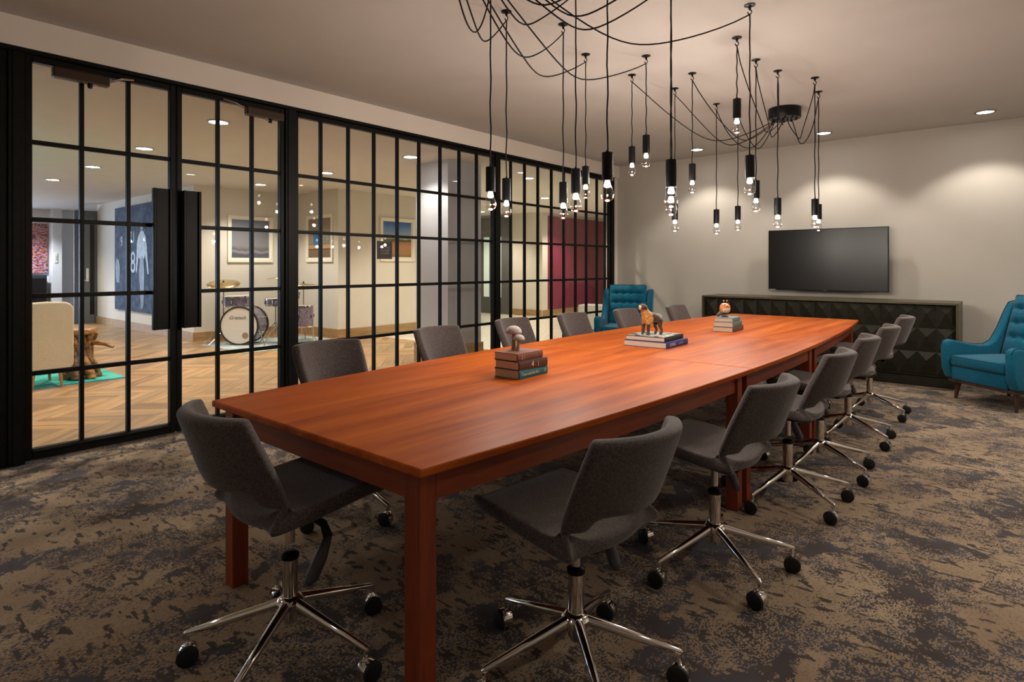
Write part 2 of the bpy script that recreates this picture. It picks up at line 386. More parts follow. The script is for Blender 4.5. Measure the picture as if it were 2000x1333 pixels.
# herringbone planks
W_, N_ = .125, 6; L_ = W_*N_
def clip(poly, ax, lim, keep_less):
    out = []
    for i in range(len(poly)):
        a, b = poly[i], poly[(i+1) % len(poly)]
        ia = (a[ax] <= lim) == keep_less; ib = (b[ax] <= lim) == keep_less
        if ia: out.append(a)
        if ia != ib:
            t = (lim-a[ax])/(b[ax]-a[ax]); out.append((a[0]+(b[0]-a[0])*t, a[1]+(b[1]-a[1])*t))
    return out
def proj(x, y, z=0.0):
    fx, fy = -math.sin(YAW), math.cos(YAW); d = x*fx+y*fy; l = x*fy-y*fx
    return (d, 1000+1165*l/d, 520+1165*(1.3-z)/d) if d > .1 else (d, 0, 0)
planks = []; c45 = math.sqrt(.5); ox, oy = -10.5, 3.0
for c in range(-90, 90):
    for m_ in range(-14, 15):
        for orient in (0, 1):
            if orient == 0: a, b, la, lb = c+2*N_*m_, c, N_, 1
            else: a, b, la, lb = c, c-(2*N_-1)-2*N_*m_, 1, N_
            cx, cy = (a+la/2)*W_, (b+lb/2)*W_
            x, y = ox+(cx-cy)*c45, oy+(cx+cy)*c45
            if -16.6 < x < PX+.3 and -1.5 < y < 7.3 and not (x < -11.5 and y > 4.8) and not (x < -10 and y > 6.7): planks.append((x, y, orient))
g = .0012
full = MB().box((-L_/2+g, -W_/2+g, -.010), (L_/2-g, W_/2-g, 0)).mesh('plank'); full.materials.append(M['oak'])
items = []
for x, y, ori in planks:
    an = PI/4 if ori == 0 else 3*PI/4
    ca, sa = math.cos(an), math.sin(an)
    poly = [(x+px*ca-py*sa, y+px*sa+py*ca) for px, py in ((-L_/2+g, -W_/2+g), (L_/2-g, -W_/2+g), (L_/2-g, W_/2-g), (-L_/2+g, W_/2-g))]
    cl = clip(clip(clip(poly, 0, PX-.032, True), 1, 6.85, True), 1, -1.2, False)
    if len(cl) < 3: continue
    d, u, v_ = proj(x, y); vis = d > 3 and -60 < u < 1060 and v_ < 1000
    items.append((0 if vis else 1, d, x, y, an, ori, cl, cl == poly))
items.sort(key=lambda q: (q[0], q[1]))
tones = [wood('oak tone %d%d' % (a, b), *[tuple(k*s_ for k in q) for q in ((.20, .11, .045), (.36, .22, .098), (.50, .33, .165))], 0, .36) for a in (0, 1) for b, s_ in enumerate((.78, 1.0, 1.18))]
for a in (0, 1):
    for b in range(3):
        for nd in tones[a*3+b].node_tree.nodes:
            if nd.type == 'MAPPING': nd.vector_type = 'TEXTURE'; s0 = nd.inputs['Scale'].default_value; nd.inputs['Scale'].default_value = (1/.6, 1/9, 1/9); nd.inputs['Rotation'].default_value = (0, 0, PI/4 if a == 0 else 3*PI/4)
rest = MB()
for i, (vv, d, x, y, an, ori, cl, isfull) in enumerate(items):
    if i < 300:
        if isfull: o = bpy.data.objects.new('plank', full); COL.objects.link(o)
        else:
            ca, sa = math.cos(-an), math.sin(-an)
            o = MB().prism([((px-x)*ca-(py-y)*sa, (px-x)*sa+(py-y)*ca) for px, py in cl], -.010, 0).build('plank', M['oak'])
        o.location = (x, y, 0); o.rotation_euler.z = an; o.parent = fl
    else:
        rest.cur = ori*3+random.randrange(3); rest.prism(cl, -.010, 0)
o = rest.build('distant_planks', tones, fl); o['kind'] = 'stuff'

# lounge features as structure
fd = structure(bpy.data.objects.new('door_3', None)); COL.objects.link(fd); fd.location = (-10.9, 12.2, 0)
MB().box((-.75, -.03, 0), (-.62, .03, 2.64)).box((-.62, -.03, 2.3), (.53, .03, 2.64)).box((.40, -.03, 0), (.53, .03, 2.3)).build('door_frame', M['greydoor'], fd, bevel=.005)
MB().box((-.62, -.02, 0), (-.12, .02, 2.3)).build('door_leaf', M['greydoor'], fd); MB().box((-.10, -.02, 0), (.40, .02, 2.3)).build('door_leaf', M['greydoor'], fd)
MB().box((-.42, -.03, .45), (-.22, -.021, 2.1)).build('pane', M['frost'], fd); MB().box((.02, -.03, .45), (.22, -.021, 2.1)).build('pane', M['frost'], fd)
mg = structure(bpy.data.objects.new('wall_magenta', None)); COL.objects.link(mg); mg.location = (-9.36, 12.28, 0)
for k in range(4): MB().box((-.03, k*1.25+.004, .16), (.0, (k+1)*1.25-.004, 2.62)).build('panel', M['magenta'], mg)
MB().box((-.03, 0, 0), (.01, 5.0, .155)).build('baseboard', M['oakbase'], mg)
sd = structure(bpy.data.objects.new('door_4', None)); COL.objects.link(sd); sd.location = (-16.06, 3.86, 0)
MB().box((-.06, 0, 0), (0, .09, 2.55)).box((-.06, .09, 2.4), (0, .439, 2.55)).box((-.06, .39, 0), (0, .439, 2.4)).build('door_frame', M['bluedoor'], sd)
MB().box((-.05, .09, 0), (-.02, .39, 2.4)).build('door_leaf', mat('slate door', (.16, .19, .22), .4), sd)
MB().box((-.02, .30, .2), (-.012, .38, 2.3)).build('pane', M['black'], sd)
MB().tube([(-.02, .25, .98), (.03, .25, .98), (.03, .14, .98)], .012, 6).box((-.021, .225, .95), (-.012, .275, 1.25)).build('door_handle', M['chrome'], sd)
# daylit windows off to the left of the lounge
win = structure(bpy.data.objects.new('window_4', None)); COL.objects.link(win); win.location = (-18.7, 0, 0)
for k in range(6):
    MB().box((-.04, -3+k*1.0, 0), (.04, -2.94+k*1.0, 2.35)).build('mullion', M['lwhite'], win)
    MB().box((-.004, -2.94+k, .1), (.004, -2+k, 2.3)).build('pane', M['glass'], win)
MB().box((-.04, -3, 0), (.04, 3, .1)).box((-.04, -3, 2.3), (.04, 3, 2.36)).box((-.04, -3, 1.6), (.04, 3, 1.66)).build('rail', M['lwhite'], win)
lamp('daylight', 'AREA', (-18.9, 0, 1.3), P_DAY, COOL, rot=(0, -PI/2, 0), sx=2.3, sy=6)

# ------------------------------------------------------------------ recessed lights
def downlight(x, y, z, r, label, group, power, color, spot=125, blend=.6, off=.0):
    t = thing('recessed_ceiling_light', label, 'ceiling light', (x, y, z), 0, group)
    MB().lathe([(r, 0), (r*1.22, -.001), (r*1.25, -.006), (r*1.0, -.008), (r, 0)], 28).build('trim_ring', M['white'] if z < 2.8 else M['chromedark'], t, smooth=True)
    MB().lathe([(0, -.003), (r*.99, -.003)], 28).build('diffuser', M['glow'], t)
    lamp('lamp_light', 'SPOT', (0, 0, -.03), power*(.45 if (abs(x+5.92)+abs(y-4.99)) < .1 else 1), color, .05, parent=t, spot=spot, blend=blend)
    return t
for x, lb in ((-3.41, 'round recessed light left of the television, nearest the glass partition'), (-1.8, 'round recessed light above the television, behind the hanging bulbs'), (-.25, 'round recessed light at right over the blue armchair')):
    downlight(x, 8.04, CH, .075, lb, 'recessed lights along the far wall', P_WALL, SOFT, 110, .4)
lbl = {(-5.91, 2.58): 'largest round ceiling light seen through the upper panes of the right door', (-7.91, 2.59): 'round lounge ceiling light seen beside the right stile of the left door',
       (-9.92, 2.60): 'small round lounge ceiling light seen in the middle of the left door', (-11.9, 2.57): 'farthest round lounge ceiling light seen in the left door',
       (-7.9, 5.04): 'round lounge ceiling light above the pictures right of the tall post', (-9.9, 5.03): 'round lounge ceiling light above the drum kit',
       (-5.92, 4.99): 'round lounge ceiling light just left of the pale column'}
for (x, y), l in lbl.items(): downlight(x, y, LC-.001, .085, l, 'recessed lights in the lounge ceiling', P_LOUNGE, SOFT)
for x, y, l in ((-13.9, 2.58, 'round lounge ceiling light far back in the left door, before the white column'), (-15.9, 2.58, 'round lounge ceiling light nearest the multicoloured panel'),  # extra lounge lights; the unseen ones are kept for the light they give
             (-17.5, 3.0, 'farthest round ceiling light at the left edge, above the multicoloured panel'),
             (-5.92, .2, 'unseen extra lounge light close behind the glass, past the left edge of the view'), (-7.9, .2, 'unseen extra lounge light over the turquoise rug'), (-9.9, .2, 'unseen extra lounge light beyond the turquoise rug'),
             (-5.92, 7.4, 'round lounge ceiling light above the pale stone floor, nearest the glass'), (-7.9, 7.4, 'unseen extra lounge light behind the pale column'), (-10.5, 11.2, 'round lounge ceiling light before the grey double door'),
             (-7.4, 9.8, 'round lounge ceiling light midway along the pale stone floor'), (-8.4, 12.6, 'round lounge ceiling light before the magenta wall, nearest it'), (-6.2, 12.2, 'unseen extra lounge light over the far end of the pale stone floor')):
    downlight(x, y, LC-.001, .085, l, 'recessed lights in the lounge ceiling', P_LOUNGE*(2.2 if x < -17 else .8 if y < 7 else 1.1), (.86, .92, 1) if x < -17 else SOFT if y < 7 else WARM)
for x, y, k, l in ((1.0, 6.4, 1.6, 'beside the right armchair'), (1.2, 4.4, 1.1, 'right of the middle of the table'), (1.2, 1.8, .5, 'right of the camera'), (-1.6, -1.3, .2, 'behind the camera'), (-4.0, -1.2, .35, 'behind the camera beside the glass')):
    downlight(x, y, CH, .075, 'added recessed fill light outside the view, '+l, 'unseen added fill lights', P_FILL*k, SOFT, 140, .9)  # unseen lamps added to raise the ambient light in the room

# ------------------------------------------------------------------ boardroom tables
TC, TH = -1.872, .75
def hw(y): return .803-.0186*(y-4.0)**2
def table(y0, y1, label):
    t = thing('boardroom_table', label, 'table', (TC, y0, 0), 0, 'boardroom tables pushed end to end')
    L = y1-y0; n = 14
    left = [(-hw(y0+L*i/n), L*i/n) for i in range(n+1)]; right = [(hw(y0+L*i/n), L*i/n) for i in range(n, -1, -1)]
    MB().prism([(x, y) for x, y in left+right], TH-.026, TH).build('table_top', M['cherry_top'], t, bevel=.006, seg=3)
    lw = .066; ins = .035
    cs = []
    for yy, e in ((ins, y0), (L-ins-lw, y1)):
        for sx in (-1, 1):
            hx = hw(e)-ins-.01; xa = sx*hx; xb = sx*(hx-lw)
            MB().box((min(xa, xb), yy, 0), (max(xa, xb), yy+lw, TH-.0262)).build('leg', M['cherry_leg'], t, bevel=.004); cs.append((xb, yy, sx))
    for sx in (-1, 1):
        y_a, y_b = ins+lw, L-ins-lw; k = 10; m = MB()
        p = []
        for i in range(k+1):
            yy = y_a+(y_b-y_a)*i/k; p.append((sx*(hw(y0+yy)-ins-.022), yy))
        q = [(x-sx*.022, y) for x, y in reversed(p)]
        m.prism(p+q, TH-.122, TH-.0262).build('apron', M['cherry_apron'], t)
    for yy, e in ((ins+.018, y0), (L-ins-.04, y1)):
        h_ = hw(e)-ins-.01-lw
        MB().box((-h_, yy, TH-.122), (h_, yy+.022, TH-.0262)).build('apron', M['cherry_apron_x'], t)
    return t
table(1.07, 3.279, 'cherry wood boardroom table nearest the camera, carrying the mushroom ornament')
table(3.283, 4.712, 'short middle cherry wood table, carrying the dog figurine')
table(4.716, 6.93, 'cherry wood boardroom table farthest away, before the dark sideboard')

# ------------------------------------------------------------------ swivel chairs
def chair_shell(lift):
    C_ = [(.250, .482, .180), (.266, .508, .200), (.21, .524, .212), (.08, .503, .221), (-.04, .482, .223), (-.12, .468, .219), (-.180, .474, .206),
          (-.206, .498, .194), (-.220, .530, .188), (-.238, .578, .194), (-.268, .665, .206), (-.297, .750, .210), (-.316, .806, .207), (-.321, .822, .202)]
    wrap = [0, 0, 0, .0, .005, .02, .05, .10, .125, .125, .115, .10, .095, .092]
    rise = [0, 0, 0, .006, .014, .022, .028, .015, .0, 0, 0, 0, 0, 0]
    S = [-1, -.92, -.70, -.42, -.15, .15, .42, .70, .92, 1]
    m = MB(); vs = []
    for (y, z, hwid), wr, ri in zip(C_, wrap, rise):
        for s in S:
            a = abs(s); vs.append((s*hwid, y+wr*a**2.2, z+lift+ri*a**2))
    k = len(S); fs = []
    for i in range(len(C_)-1):
        for j in range(k-1):
            if (i in (6, 7) and 1 <= j <= k-3) or (i == 9 and j == 4 and 0) or (i == 8 and 2 <= j <= k-4): continue
            fs.append((i*k+j, i*k+j+1, (i+1)*k+j+1, (i+1)*k+j))
    return m.add(vs, fs)
def make_chair(lift, label):
    t = thing('swivel_chair', label, 'chair', group='grey swivel chairs around the table')
    chair_shell(lift).build('seat_shell', M['fabric'], t, smooth=True, solid=.048, subsurf=2)
    MB().box((-.075, -.09, .425+lift), (.075, .10, .466+lift)).box((-.045, -.12, .418+lift), (.045, .15, .450+lift)).build('mechanism', M['black'], t, bevel=.01)
    MB().tube([(.07, .02, .440+lift), (.15, .04, .425+lift), (.18, .04, .39+lift)], [.012, .013, .016], 8).build('lever_bracket', M['black'], t, smooth=True)
    MB().tube([(.182, .04, .395+lift), (.188, .01, .34+lift), (.183, -.02, .28+lift), (.177, -.03, .262+lift)], [.012, .021, .021, .010], 10).build('lever', mat('lever grey', (.06, .055, .06), .5), t, smooth=True)
    MB().lathe([(.0, .098), (.020, .098), (.0255, .112), (.0255, .318), (.0, .318)], 20).build('column', M['chrome'], t, smooth='auto')
    MB().lathe([(.0, .314), (.029, .314), (.030, .328), (.018, .336), (.0, .336)], 20).build('collar', M['black'], t, smooth='auto')
    MB().lathe([(.0, .33), (.0155, .33), (.0155, .440+lift), (.0, .440+lift)], 16).build('gas_strut', M['chrome'], t, smooth='auto')
    MB().lathe([(.0255, .190), (.038, .182), (.046, .170), (.043, .152), (.0256, .142)], 20).build('hub', M['chrome'], t, smooth='auto')
    for k in range(5):
        a = 2*PI*k/5+PI/10
        c, s = math.cos(a), math.sin(a)
        MB().tube([(.030*c, .030*s, .166), (.17*c, .17*s, .132), (.322*c, .322*s, .095), (.331*c, .331*s, .092)], [.0175, .0145, .0095, .005], 12).build('base_arm', M['chrome'], t, smooth='auto')
        q = a*3+k*1.9
        cc = MB().tube([(0, 0, .093), (0, 0, .052)], .008, 8)
        mt = Matrix.Rotation(PI/2, 3, 'Y')
        cc.lathe([(.0, -.022), (.030, -.022), (.033, -.018), (.033, .016), (.0, .016)], 22, (.012, 0, .034), mt)
        cs_ = cc.build('caster', M['chrome'], t, smooth='auto', loc=(.322*c, .322*s, 0), rz=q)
        MB().lathe([(.0, .0165), (.032, .0165), (.0335, .018), (.033, .027), (.026, .031), (.0, .031)], 20, (.012, 0, .034), mt).build('wheel', M['rubber'], cs_, smooth='auto')
    return t
def put(o, x, y, rz, lift, label, cast):
    o.location = (x, y, 0); o.rotation_euler.z = rz; o['label'] = label
    i = 0
    for ch in o.children:
        if ch.name.startswith(('seat_shell', 'mechanism', 'lever', 'gas_strut')): ch.location.z = lift
        if ch.name.startswith('caster'):
            ch.rotation_euler.z = math.radians(cast)-rz+(.25, -.3, .1, -.15, .35)[i % 5]; i += 1
seats = [(-1.875, 1.056, -.06, .036, 'grey swivel chair at the near end of the table, back to the camera', -12),
         (-1.083, 1.60, PI/2-.10, .004, 'grey swivel chair on the right side of the table, nearest the camera', -95),
         (-1.000, 2.545, PI/2-.04, .018, 'second grey swivel chair from the camera on the right side', -95),
         (-.972, 3.53, PI/2+.03, .028, 'third grey swivel chair from the camera on the right side', -95),
         (-.964, 4.20, PI/2+.12, .046, 'fourth grey swivel chair from the camera on the right side', -95),
         (-.971, 5.08, PI/2+.08, .044, 'fifth grey swivel chair from the camera on the right side', -95),
         (-.990, 6.07, PI/2+.07, .048, 'farthest grey swivel chair on the right side, before the sideboard', -95),
         (-2.74, 1.90, -PI/2-.03, .05, 'grey swivel chair on the glass side, nearest the camera', -60),
         (-2.84, 2.84, -PI/2+.02, .052, 'second grey swivel chair from the camera on the glass side', -70),
         (-2.88, 3.70, -PI/2+.05, .052, 'third grey swivel chair on the glass side, behind the mushroom ornament', -90),
         (-2.82, 4.45, -PI/2-.02, .052, 'fourth grey swivel chair from the camera on the glass side', -80),
         (-2.72, 5.24, -PI/2, .052, 'grey swivel chair in front of the far blue armchair, left of the dog figurine', -60),
         (-2.57, 6.08, -PI/2+.03, .052, 'farthest grey swivel chair on the glass side, right of the dog figurine', -90)]
first = make_chair(0.0, '')
for i, q in enumerate(seats): put(first if i == 0 else copy_tree(first), *q[:4], q[4], q[5])

# ------------------------------------------------------------------ pendant lamps
def make_canopy(x, y, label):
    t = thing('pendant_canopy', label, 'light fixture', (x, y, CH), 0, 'black ceiling canopies feeding the hanging bulbs')
    MB().lathe([(0, 0), (.155, 0), (.157, -.004), (.157, -.10), (.152, -.106), (0, -.106)], 40).build('drum', M['black'], t, smooth='auto')
    for k in range(10):
        a = 2*PI*k/10; MB().lathe([(.008, 0), (.008, -.016), (.0, -.018)], 8, (.115*math.cos(a), .115*math.sin(a), -.106)).build('cord_grip', M['black'], t)
    return t
CA = (-1.83, 6.53); CB = (-1.9, 1.75)
make_canopy(*CA, 'round black ceiling canopy with cords fanning out, before the far wall')
make_canopy(*CB, 'round black ceiling canopy over the near table end, above the view')
bulbm = MB().lathe([(.0135, 0), (.0155, -.012), (.019, -.028), (.0275, -.047), (.0325, -.062), (.0335, -.073), (.031, -.085), (.024, -.096), (.012, -.1035), (.0, -.105)], 24)
PN = [(-2.30, 2.53, 1.726, CB, .34, 'hanging bulb farthest left, low over the near table'), (-2.49, 2.89, 1.719, CB, .30, 'second hanging bulb from the left'),
      (-2.33, 3.29, 1.724, CB, .36, 'low hanging bulb left of the cluster of three over the table'), (-1.93, 2.85, 1.717, CB, .3, 'large low hanging bulb in the left cluster of three'),
      (-2.53, 3.87, 1.926, CB, .36, 'smaller hanging bulb just right of the large low one in the left cluster'), (-1.57, 2.60, 1.73, CB, .3, 'large hanging bulb before the end post of the glass partition'),
      (-2.50, 4.54, 2.176, CA, .36, 'small high bulb just right of the glass partition'), (-2.19, 4.20, 2.173, CB, .38, 'small highest bulb right of the glass partition, hanging above its neighbour'),
      (-1.36, 2.88, 1.707, CB, .34, 'largest hanging bulb, on the long thick looking cord in the centre'), (-1.46, 3.09, 1.685, CB, .36, 'bulb hanging directly behind and just below the largest central bulb'),
      (-2.39, 5.14, 1.723, CA, .36, 'small low bulb just below and right of the largest central bulb'), (-2.09, 4.83, 2.022, CA, .36, 'small bulb to the right of the largest central bulb, before the lit wall'),
      (-2.30, 5.90, 1.727, CA, .34, 'small low bulb alone between the central bulbs and the television'), (-1.52, 4.28, 2.35, CA, .36, 'highest hanging bulb of all, on the shortest cord'),
      (-1.27, 3.80, 1.85, CB, .36, 'larger bulb on the long cord left of the canopy'), (-2.15, 6.08, 1.766, CA, .34, 'small low bulb directly below the highest bulb'),
      (-1.57, 4.84, 1.834, CA, .36, 'bulb hanging just right of and below the larger one near the canopy'), (-1.52, 5.23, 1.727, CA, .22, 'bulb hanging below the canopy at the left corner of the television'),
      (-1.33, 5.63, 1.739, CA, .34, 'left bulb of the pair hanging before the television'), (-1.41, 6.10, 1.735, CA, .34, 'rightmost bulb, right of the pair before the television')]
zz = [2.35]
for i, (x, y, zs, cn, sag, lb) in enumerate(PN):
    t = thing('pendant_lamp', 'clear glass ' + lb if False else 'clear ' + lb, 'pendant lamp', (x, y, 0), 0, 'clear bulbs on black cords above the table')
    hk = MB().lathe([(.0, CH), (.034, CH), (.034, CH-.004), (.010, CH-.010), (.006, CH-.03), (0, CH-.03)], 20)
    hk.tube([(0+.012*math.sin(a), 0, CH-.045+.014*math.cos(a)) for a in [q*PI/5 for q in range(0, 9)]], .0035, 6)
    hk.build('ceiling_hook', M['black'], t, smooth='auto')
    zt = zs+.141
    n_ = 14; ph = random.random()*6
    MB().tube([(.0022*math.sin(ph+k*1.7), .0022*math.cos(ph+k*1.3), zt+.01+(CH-.055-zt-.01)*k/n_) for k in range(n_+1)], .0044, 6).build('cord', M['cord'], t, smooth=True)
    a = math.atan2(y-cn[1], x-cn[0]); ex, ey = cn[0]+.115*math.cos(a)-x, cn[1]+.115*math.sin(a)-y; pts = []
    L = math.hypot(ex, ey); z0, z1 = CH-.06, CH-.122
    pts.append((0, 0, z0))
    for k in range(1, 20):
        q = k/20; e2 = q+.06*math.sin(2*PI*q)*(1 if L > .8 else .3)
        w_ = .012*math.sin(q*9+ph)
        pts.append((ex*e2+w_, ey*e2-w_, z0+(z1-z0)*q-4*sag*q*(1-q)))
    pts.append((ex, ey, z1))
    MB().tube(pts, .0042, 6).build('swag_cord', M['cord'], t, smooth=True)
    MB().lathe([(0, zt+.012), (.006, zt+.012), (.0065, zt), (.027, zt), (.028, zt-.002), (.028, zs), (.024, zs), (.024, zs+.004), (0, zs+.004)], 24).build('socket', M['black'], t, smooth='auto')
    o = MB().lathe([(r, z+zs) for r, z in [(.0135, 0), (.0155, -.012), (.019, -.028), (.0275, -.047), (.0325, -.062), (.0335, -.073), (.031, -.085), (.024, -.096), (.012, -.1035), (.0, -.105)]], 24).build('bulb', M['bulbglass'], t, smooth=True)
    MB().lathe([(0, zs), (.0128, zs-.001), (.0150, zs-.012), (.0185, zs-.026), (.013, zs-.034), (.003, zs-.035), (0, zs-.035)], 14).build('light_module', M['led'], o, smooth='auto')
    MB().lathe([(0, zs-.068), (.0045, zs-.073), (.0, zs-.080)], 10).build('filament', M['spark'], o, smooth=True)
    lamp('bulb_light', 'POINT', (0, 0, zs-.120), P_PEND, (1, .91, .80), .02, parent=t)

# ------------------------------------------------------------------ television
tv = thing('television', 'large black flat screen television on the far wall, switched off', 'television', (-1.87, FY-.004, 1.375))
MB().box((-.697, -.175, -.395), (.697, -.14, .405)).build('casing', M['black'], tv, bevel=.004)
MB().box((-.684, -.1775, -.378), (.684, -.1751, .394)).build('screen', M['screen'], tv)
MB().box((-.3, -.14, -.2), (.3, -.10, .2)).box((-.22, -.10, -.15), (-.16, 0, .15)).box((.16, -.10, -.15), (.22, 0, .15)).build('wall_bracket', M['black'], tv)
MB().box((-.685, -.1785, -.392), (-.60, -.1752, -.384)).build('logo_strip', mat('logo strip', (.5, .5, .5), .4), tv, label='small pale maker strip at lower left corner')
MB().box((-.02, -.178, -.391), (.02, -.1752, -.386)).build('indicator', mat('indicator', (.25, .25, .25), .4), tv)

# ------------------------------------------------------------------ sideboard
X0, X1, Y0, Y1, ZT = -3.225, -.46, 7.76, 8.38, .907
sb = thing('sideboard', 'long dark olive sideboard with faceted pyramid doors below the television', 'cabinet', ((X0+X1)/2, Y0, 0))
ox = (X0+X1)/2; hwd = (X1-X0)/2; dp = Y1-Y0
MB().box((-hwd, 0, ZT-.022), (hwd, dp, ZT)).build('top', M['credenza_top'], sb, bevel=.002)
MB().box((-hwd, 0.0, .10), (-hwd+.022, dp, ZT-.022)).build('side_panel', M['credenza_top'], sb, bevel=.001)
MB().box((hwd-.022, 0.0, .10), (hwd, dp, ZT-.022)).build('side_panel', M['credenza_top'], sb, bevel=.001)
MB().box((-hwd+.022, .07, .10), (hwd-.022, dp, ZT-.022)).build('carcass', M['credenza'], sb)
MB().box((-hwd+.01, .03, 0), (hwd-.01, dp-.03, .10)).build('plinth', M['credenza'], sb)
iw = (2*hwd-.044)/16; rows = [.118, .374, .630, ZT-.026]; 
pm = None
for d_ in range(4):
    xa = -hwd+.022+d_*4*iw
    dr = MB().box((xa+.002, .052, .110), (xa+4*iw-.002, .070, ZT-.025)).build('door', M['credenza'], sb)
    for i in range(4):
        for j in range(3):
            rh = rows[j+1]-rows[j]
            if pm is None:
                a, h = iw/2-.0012, rh/2-.0012
                pm = MB().add([(-a, 0, -h), (a, 0, -h), (a, 0, h), (-a, 0, h), (0, -.050, h*.30)], [(0, 1, 4), (1, 2, 4), (2, 3, 4), (3, 0, 4), (3, 2, 1, 0)]).mesh('pyramid_panel'); pm.materials.append(M['credenza'])
            o = bpy.data.objects.new('pyramid_panel', pm); COL.objects.link(o); o.parent = dr
            o.location = (xa+(i+.5)*iw, .052, (rows[j]+rows[j+1])/2)

# ------------------------------------------------------------------ blue armchairs
def armchair(label, loc, rz):
    t = thing('armchair', label, 'armchair', loc, rz, 'blue buttoned armchairs')
    T = M['teal']
    prof = [(.36, .20), (.40, .30), (.41, .52), (.39, .565), (.34, .575), (.20, .545), (.05, .52), (-.06, .52), (-.14, .56), (-.22, .68), (-.31, .86), (-.36, .935), (-.43, .95), (-.47, .93), (-.44, .75), (-.38, .45), (-.35, .20)]
    for s in (-1, 1):
        a, b = (.285, .375) if s > 0 else (-.375, -.285)
        ar = MB().prism_x(prof, a, b).build('arm', T, t, smooth='auto', bevel=.022, seg=4)
        xo = s*.369; pp = [(xo, y, z+.0) for y, z in prof[2:13]]
        MB().tube([(s*.357+.0, y*1.0+.0, z+.002) for y, z in prof[2:13]], .004, 6).build('piping', M['tealpipe'], ar, smooth=True)
    MB().box((-.285, -.35, .195), (.285, .375, .325)).build('seat_base', T, t, bevel=.02, seg=3, smooth='auto')
    MB().box((-.34, -.33, .165), (.34, .35, .197)).build('wood_plinth', M['walnut'], t, bevel=.004)
    cu = MB().box((-.278, -.20, .328), (.278, .395, .435)).build('seat_cushion', T, t, bevel=.035, seg=5, smooth='auto')
    for z in (.345, .420): MB().tube([(-.262, -.15, z), (-.262, .370, z), (-.24, .388, z), (.24, .388, z), (.262, .370, z), (.262, -.15, z)], .004, 6).build('piping', M['tealpipe'], cu, smooth=True)
    # tufted back cushion: displaced grid, thick
    n1, n2 = 28, 32; m = MB(); vs = []
    tilt = .30
    btn = [(bx, bz) for bz in (.33, .58, .82) for bx in ((-.15, -.05, .05, .15))]
    def P(a, b, front):
        x = -.275+.55*a; h = -.03+.60*b
        d = .055*(1-abs(2*a-1)**6)*(1-abs(2*b-1)**8)
        if front:
            for bz in (.33, .56, .79):
                d -= .022*math.exp(-((b-bz)/.035)**2)*(1-abs(2*a-1)**10)
                for bx in (.2, .4, .6, .8): d -= .020*math.exp(-((b-bz)/.045)**2-((a-bx)/.045)**2)
            for bx in (.2, .4, .6, .8): d -= .006*math.exp(-((a-bx)/.025)**2)
            d += .03
        else: d = -.065
        y = -.215-h*tilt+d; z = .43+h*1.0+d*.25
        return (x, y, z)
    for fr in (1, 0):
        for j in range(n2+1):
            for i in range(n1+1): vs.append(P(i/n1, j/n2, fr))
    K = (n1+1)*(n2+1); fs = []
    for j in range(n2):
        for i in range(n1):
            a = j*(n1+1)+i; fs.append((a, a+1, a+n1+2, a+n1+1)); fs.append((K+a, K+a+n1+1, K+a+n1+2, K+a+1))
    for i in range(n1):
        fs.append((i, K+i, K+i+1, i+1)); a = n2*(n1+1)+i; fs.append((a, a+1, K+a+1, K+a))
    for j in range(n2):
        a = j*(n1+1); fs.append((a, a+n1+1, K+a+n1+1, K+a)); a += n1; fs.append((a, K+a, K+a+n1+1, a+n1+1))
    bc = m.add(vs, fs).build('back_cushion', T, t, smooth='auto')
    MB().tube([Vector(P(q, 1, 1))+Vector((0, .0, .002)) for q in [0.02, .1, .3, .5, .7, .9, .98]], .005, 6).build('piping', M['tealpipe'], bc, smooth=True)
    for bz in (.33, .56, .79):
        for bx in (.2, .4, .6, .8):
            p = P(bx, bz, 1); MB().lathe([(0, .007), (.007, .005), (.010, 0), (.007, -.004), (0, -.005)], 10, p, Matrix.Rotation(-PI/2+.3, 3, 'X')).build('button', T, bc, smooth=True)
    MB().prism_x([(-.29, .20), (-.35, .20), (-.455, .90), (-.42, .93), (-.33, .60)], -.284, .284).build('back_frame', T, t, bevel=.015, smooth='auto')
    for sx in (-1, 1):
        for fy in (1, -1):
            top = (sx*.29, .28 if fy > 0 else -.27, .168); bot = (sx*.305, .300 if fy > 0 else -.31, 0)
            MB().tube([top, bot], [.026, .013], 12).build('leg', M['walnut'], t, smooth='auto')
    return t
armchair('blue buttoned armchair in the far left corner beside the glass partition', (-4.42, 7.80, 0), PI+.36)
ar2 = armchair('blue buttoned armchair at the right edge, in front of the sideboard end', (-.03, 7.33, 0), PI-.72)

# ------------------------------------------------------------------ books and ornaments
def book(label, x, y, z, w_, d_, h, rz, cover, group, spine='+y', txt=None):
    """spine on local +x side, page block visible on -y side"""
    t = thing('book', label, 'book', (x, y, z), rz, group)
    MB().box((-w_/2, -d_/2, 0), (w_/2, d_/2, .0028)).box((-w_/2, -d_/2, h-.0028), (w_/2, d_/2, h)).build('cover', cover, t, bevel=.0008, seg=1)
    MB().box((-w_/2+.004, -d_/2+.003, .0028), (w_/2-.004, d_/2-.003, h-.0028)).build('pages', M['paper'], t)
    sp = MB().prism([(w_/2-.002, 0), (w_/2+.003, 0), (w_/2+.006, h*.3), (w_/2+.006, h*.7), (w_/2+.003, h), (w_/2-.002, h)], -d_/2, d_/2)
    sp.v = [(a, c, b) for a, b, c in sp.v]; spo = sp.build('spine', cover, t)
    if txt:
        for s, sz, off, colr in txt:
            text(s, sz, mat('spine print', colr, .5), spo, (w_/2+.0062, off, h/2), (PI/2, 0, PI/2), 'title', .0003)
    return t
def cov(name, c): return noisy(name, tuple(k*.8 for k in c), c, 30, .55, spec=.4)
g1, g2, g3 = 'books under the mushroom ornament', 'books under the dog figurine', 'books under the orange bird'
tan_ = (.75, .68, .55)
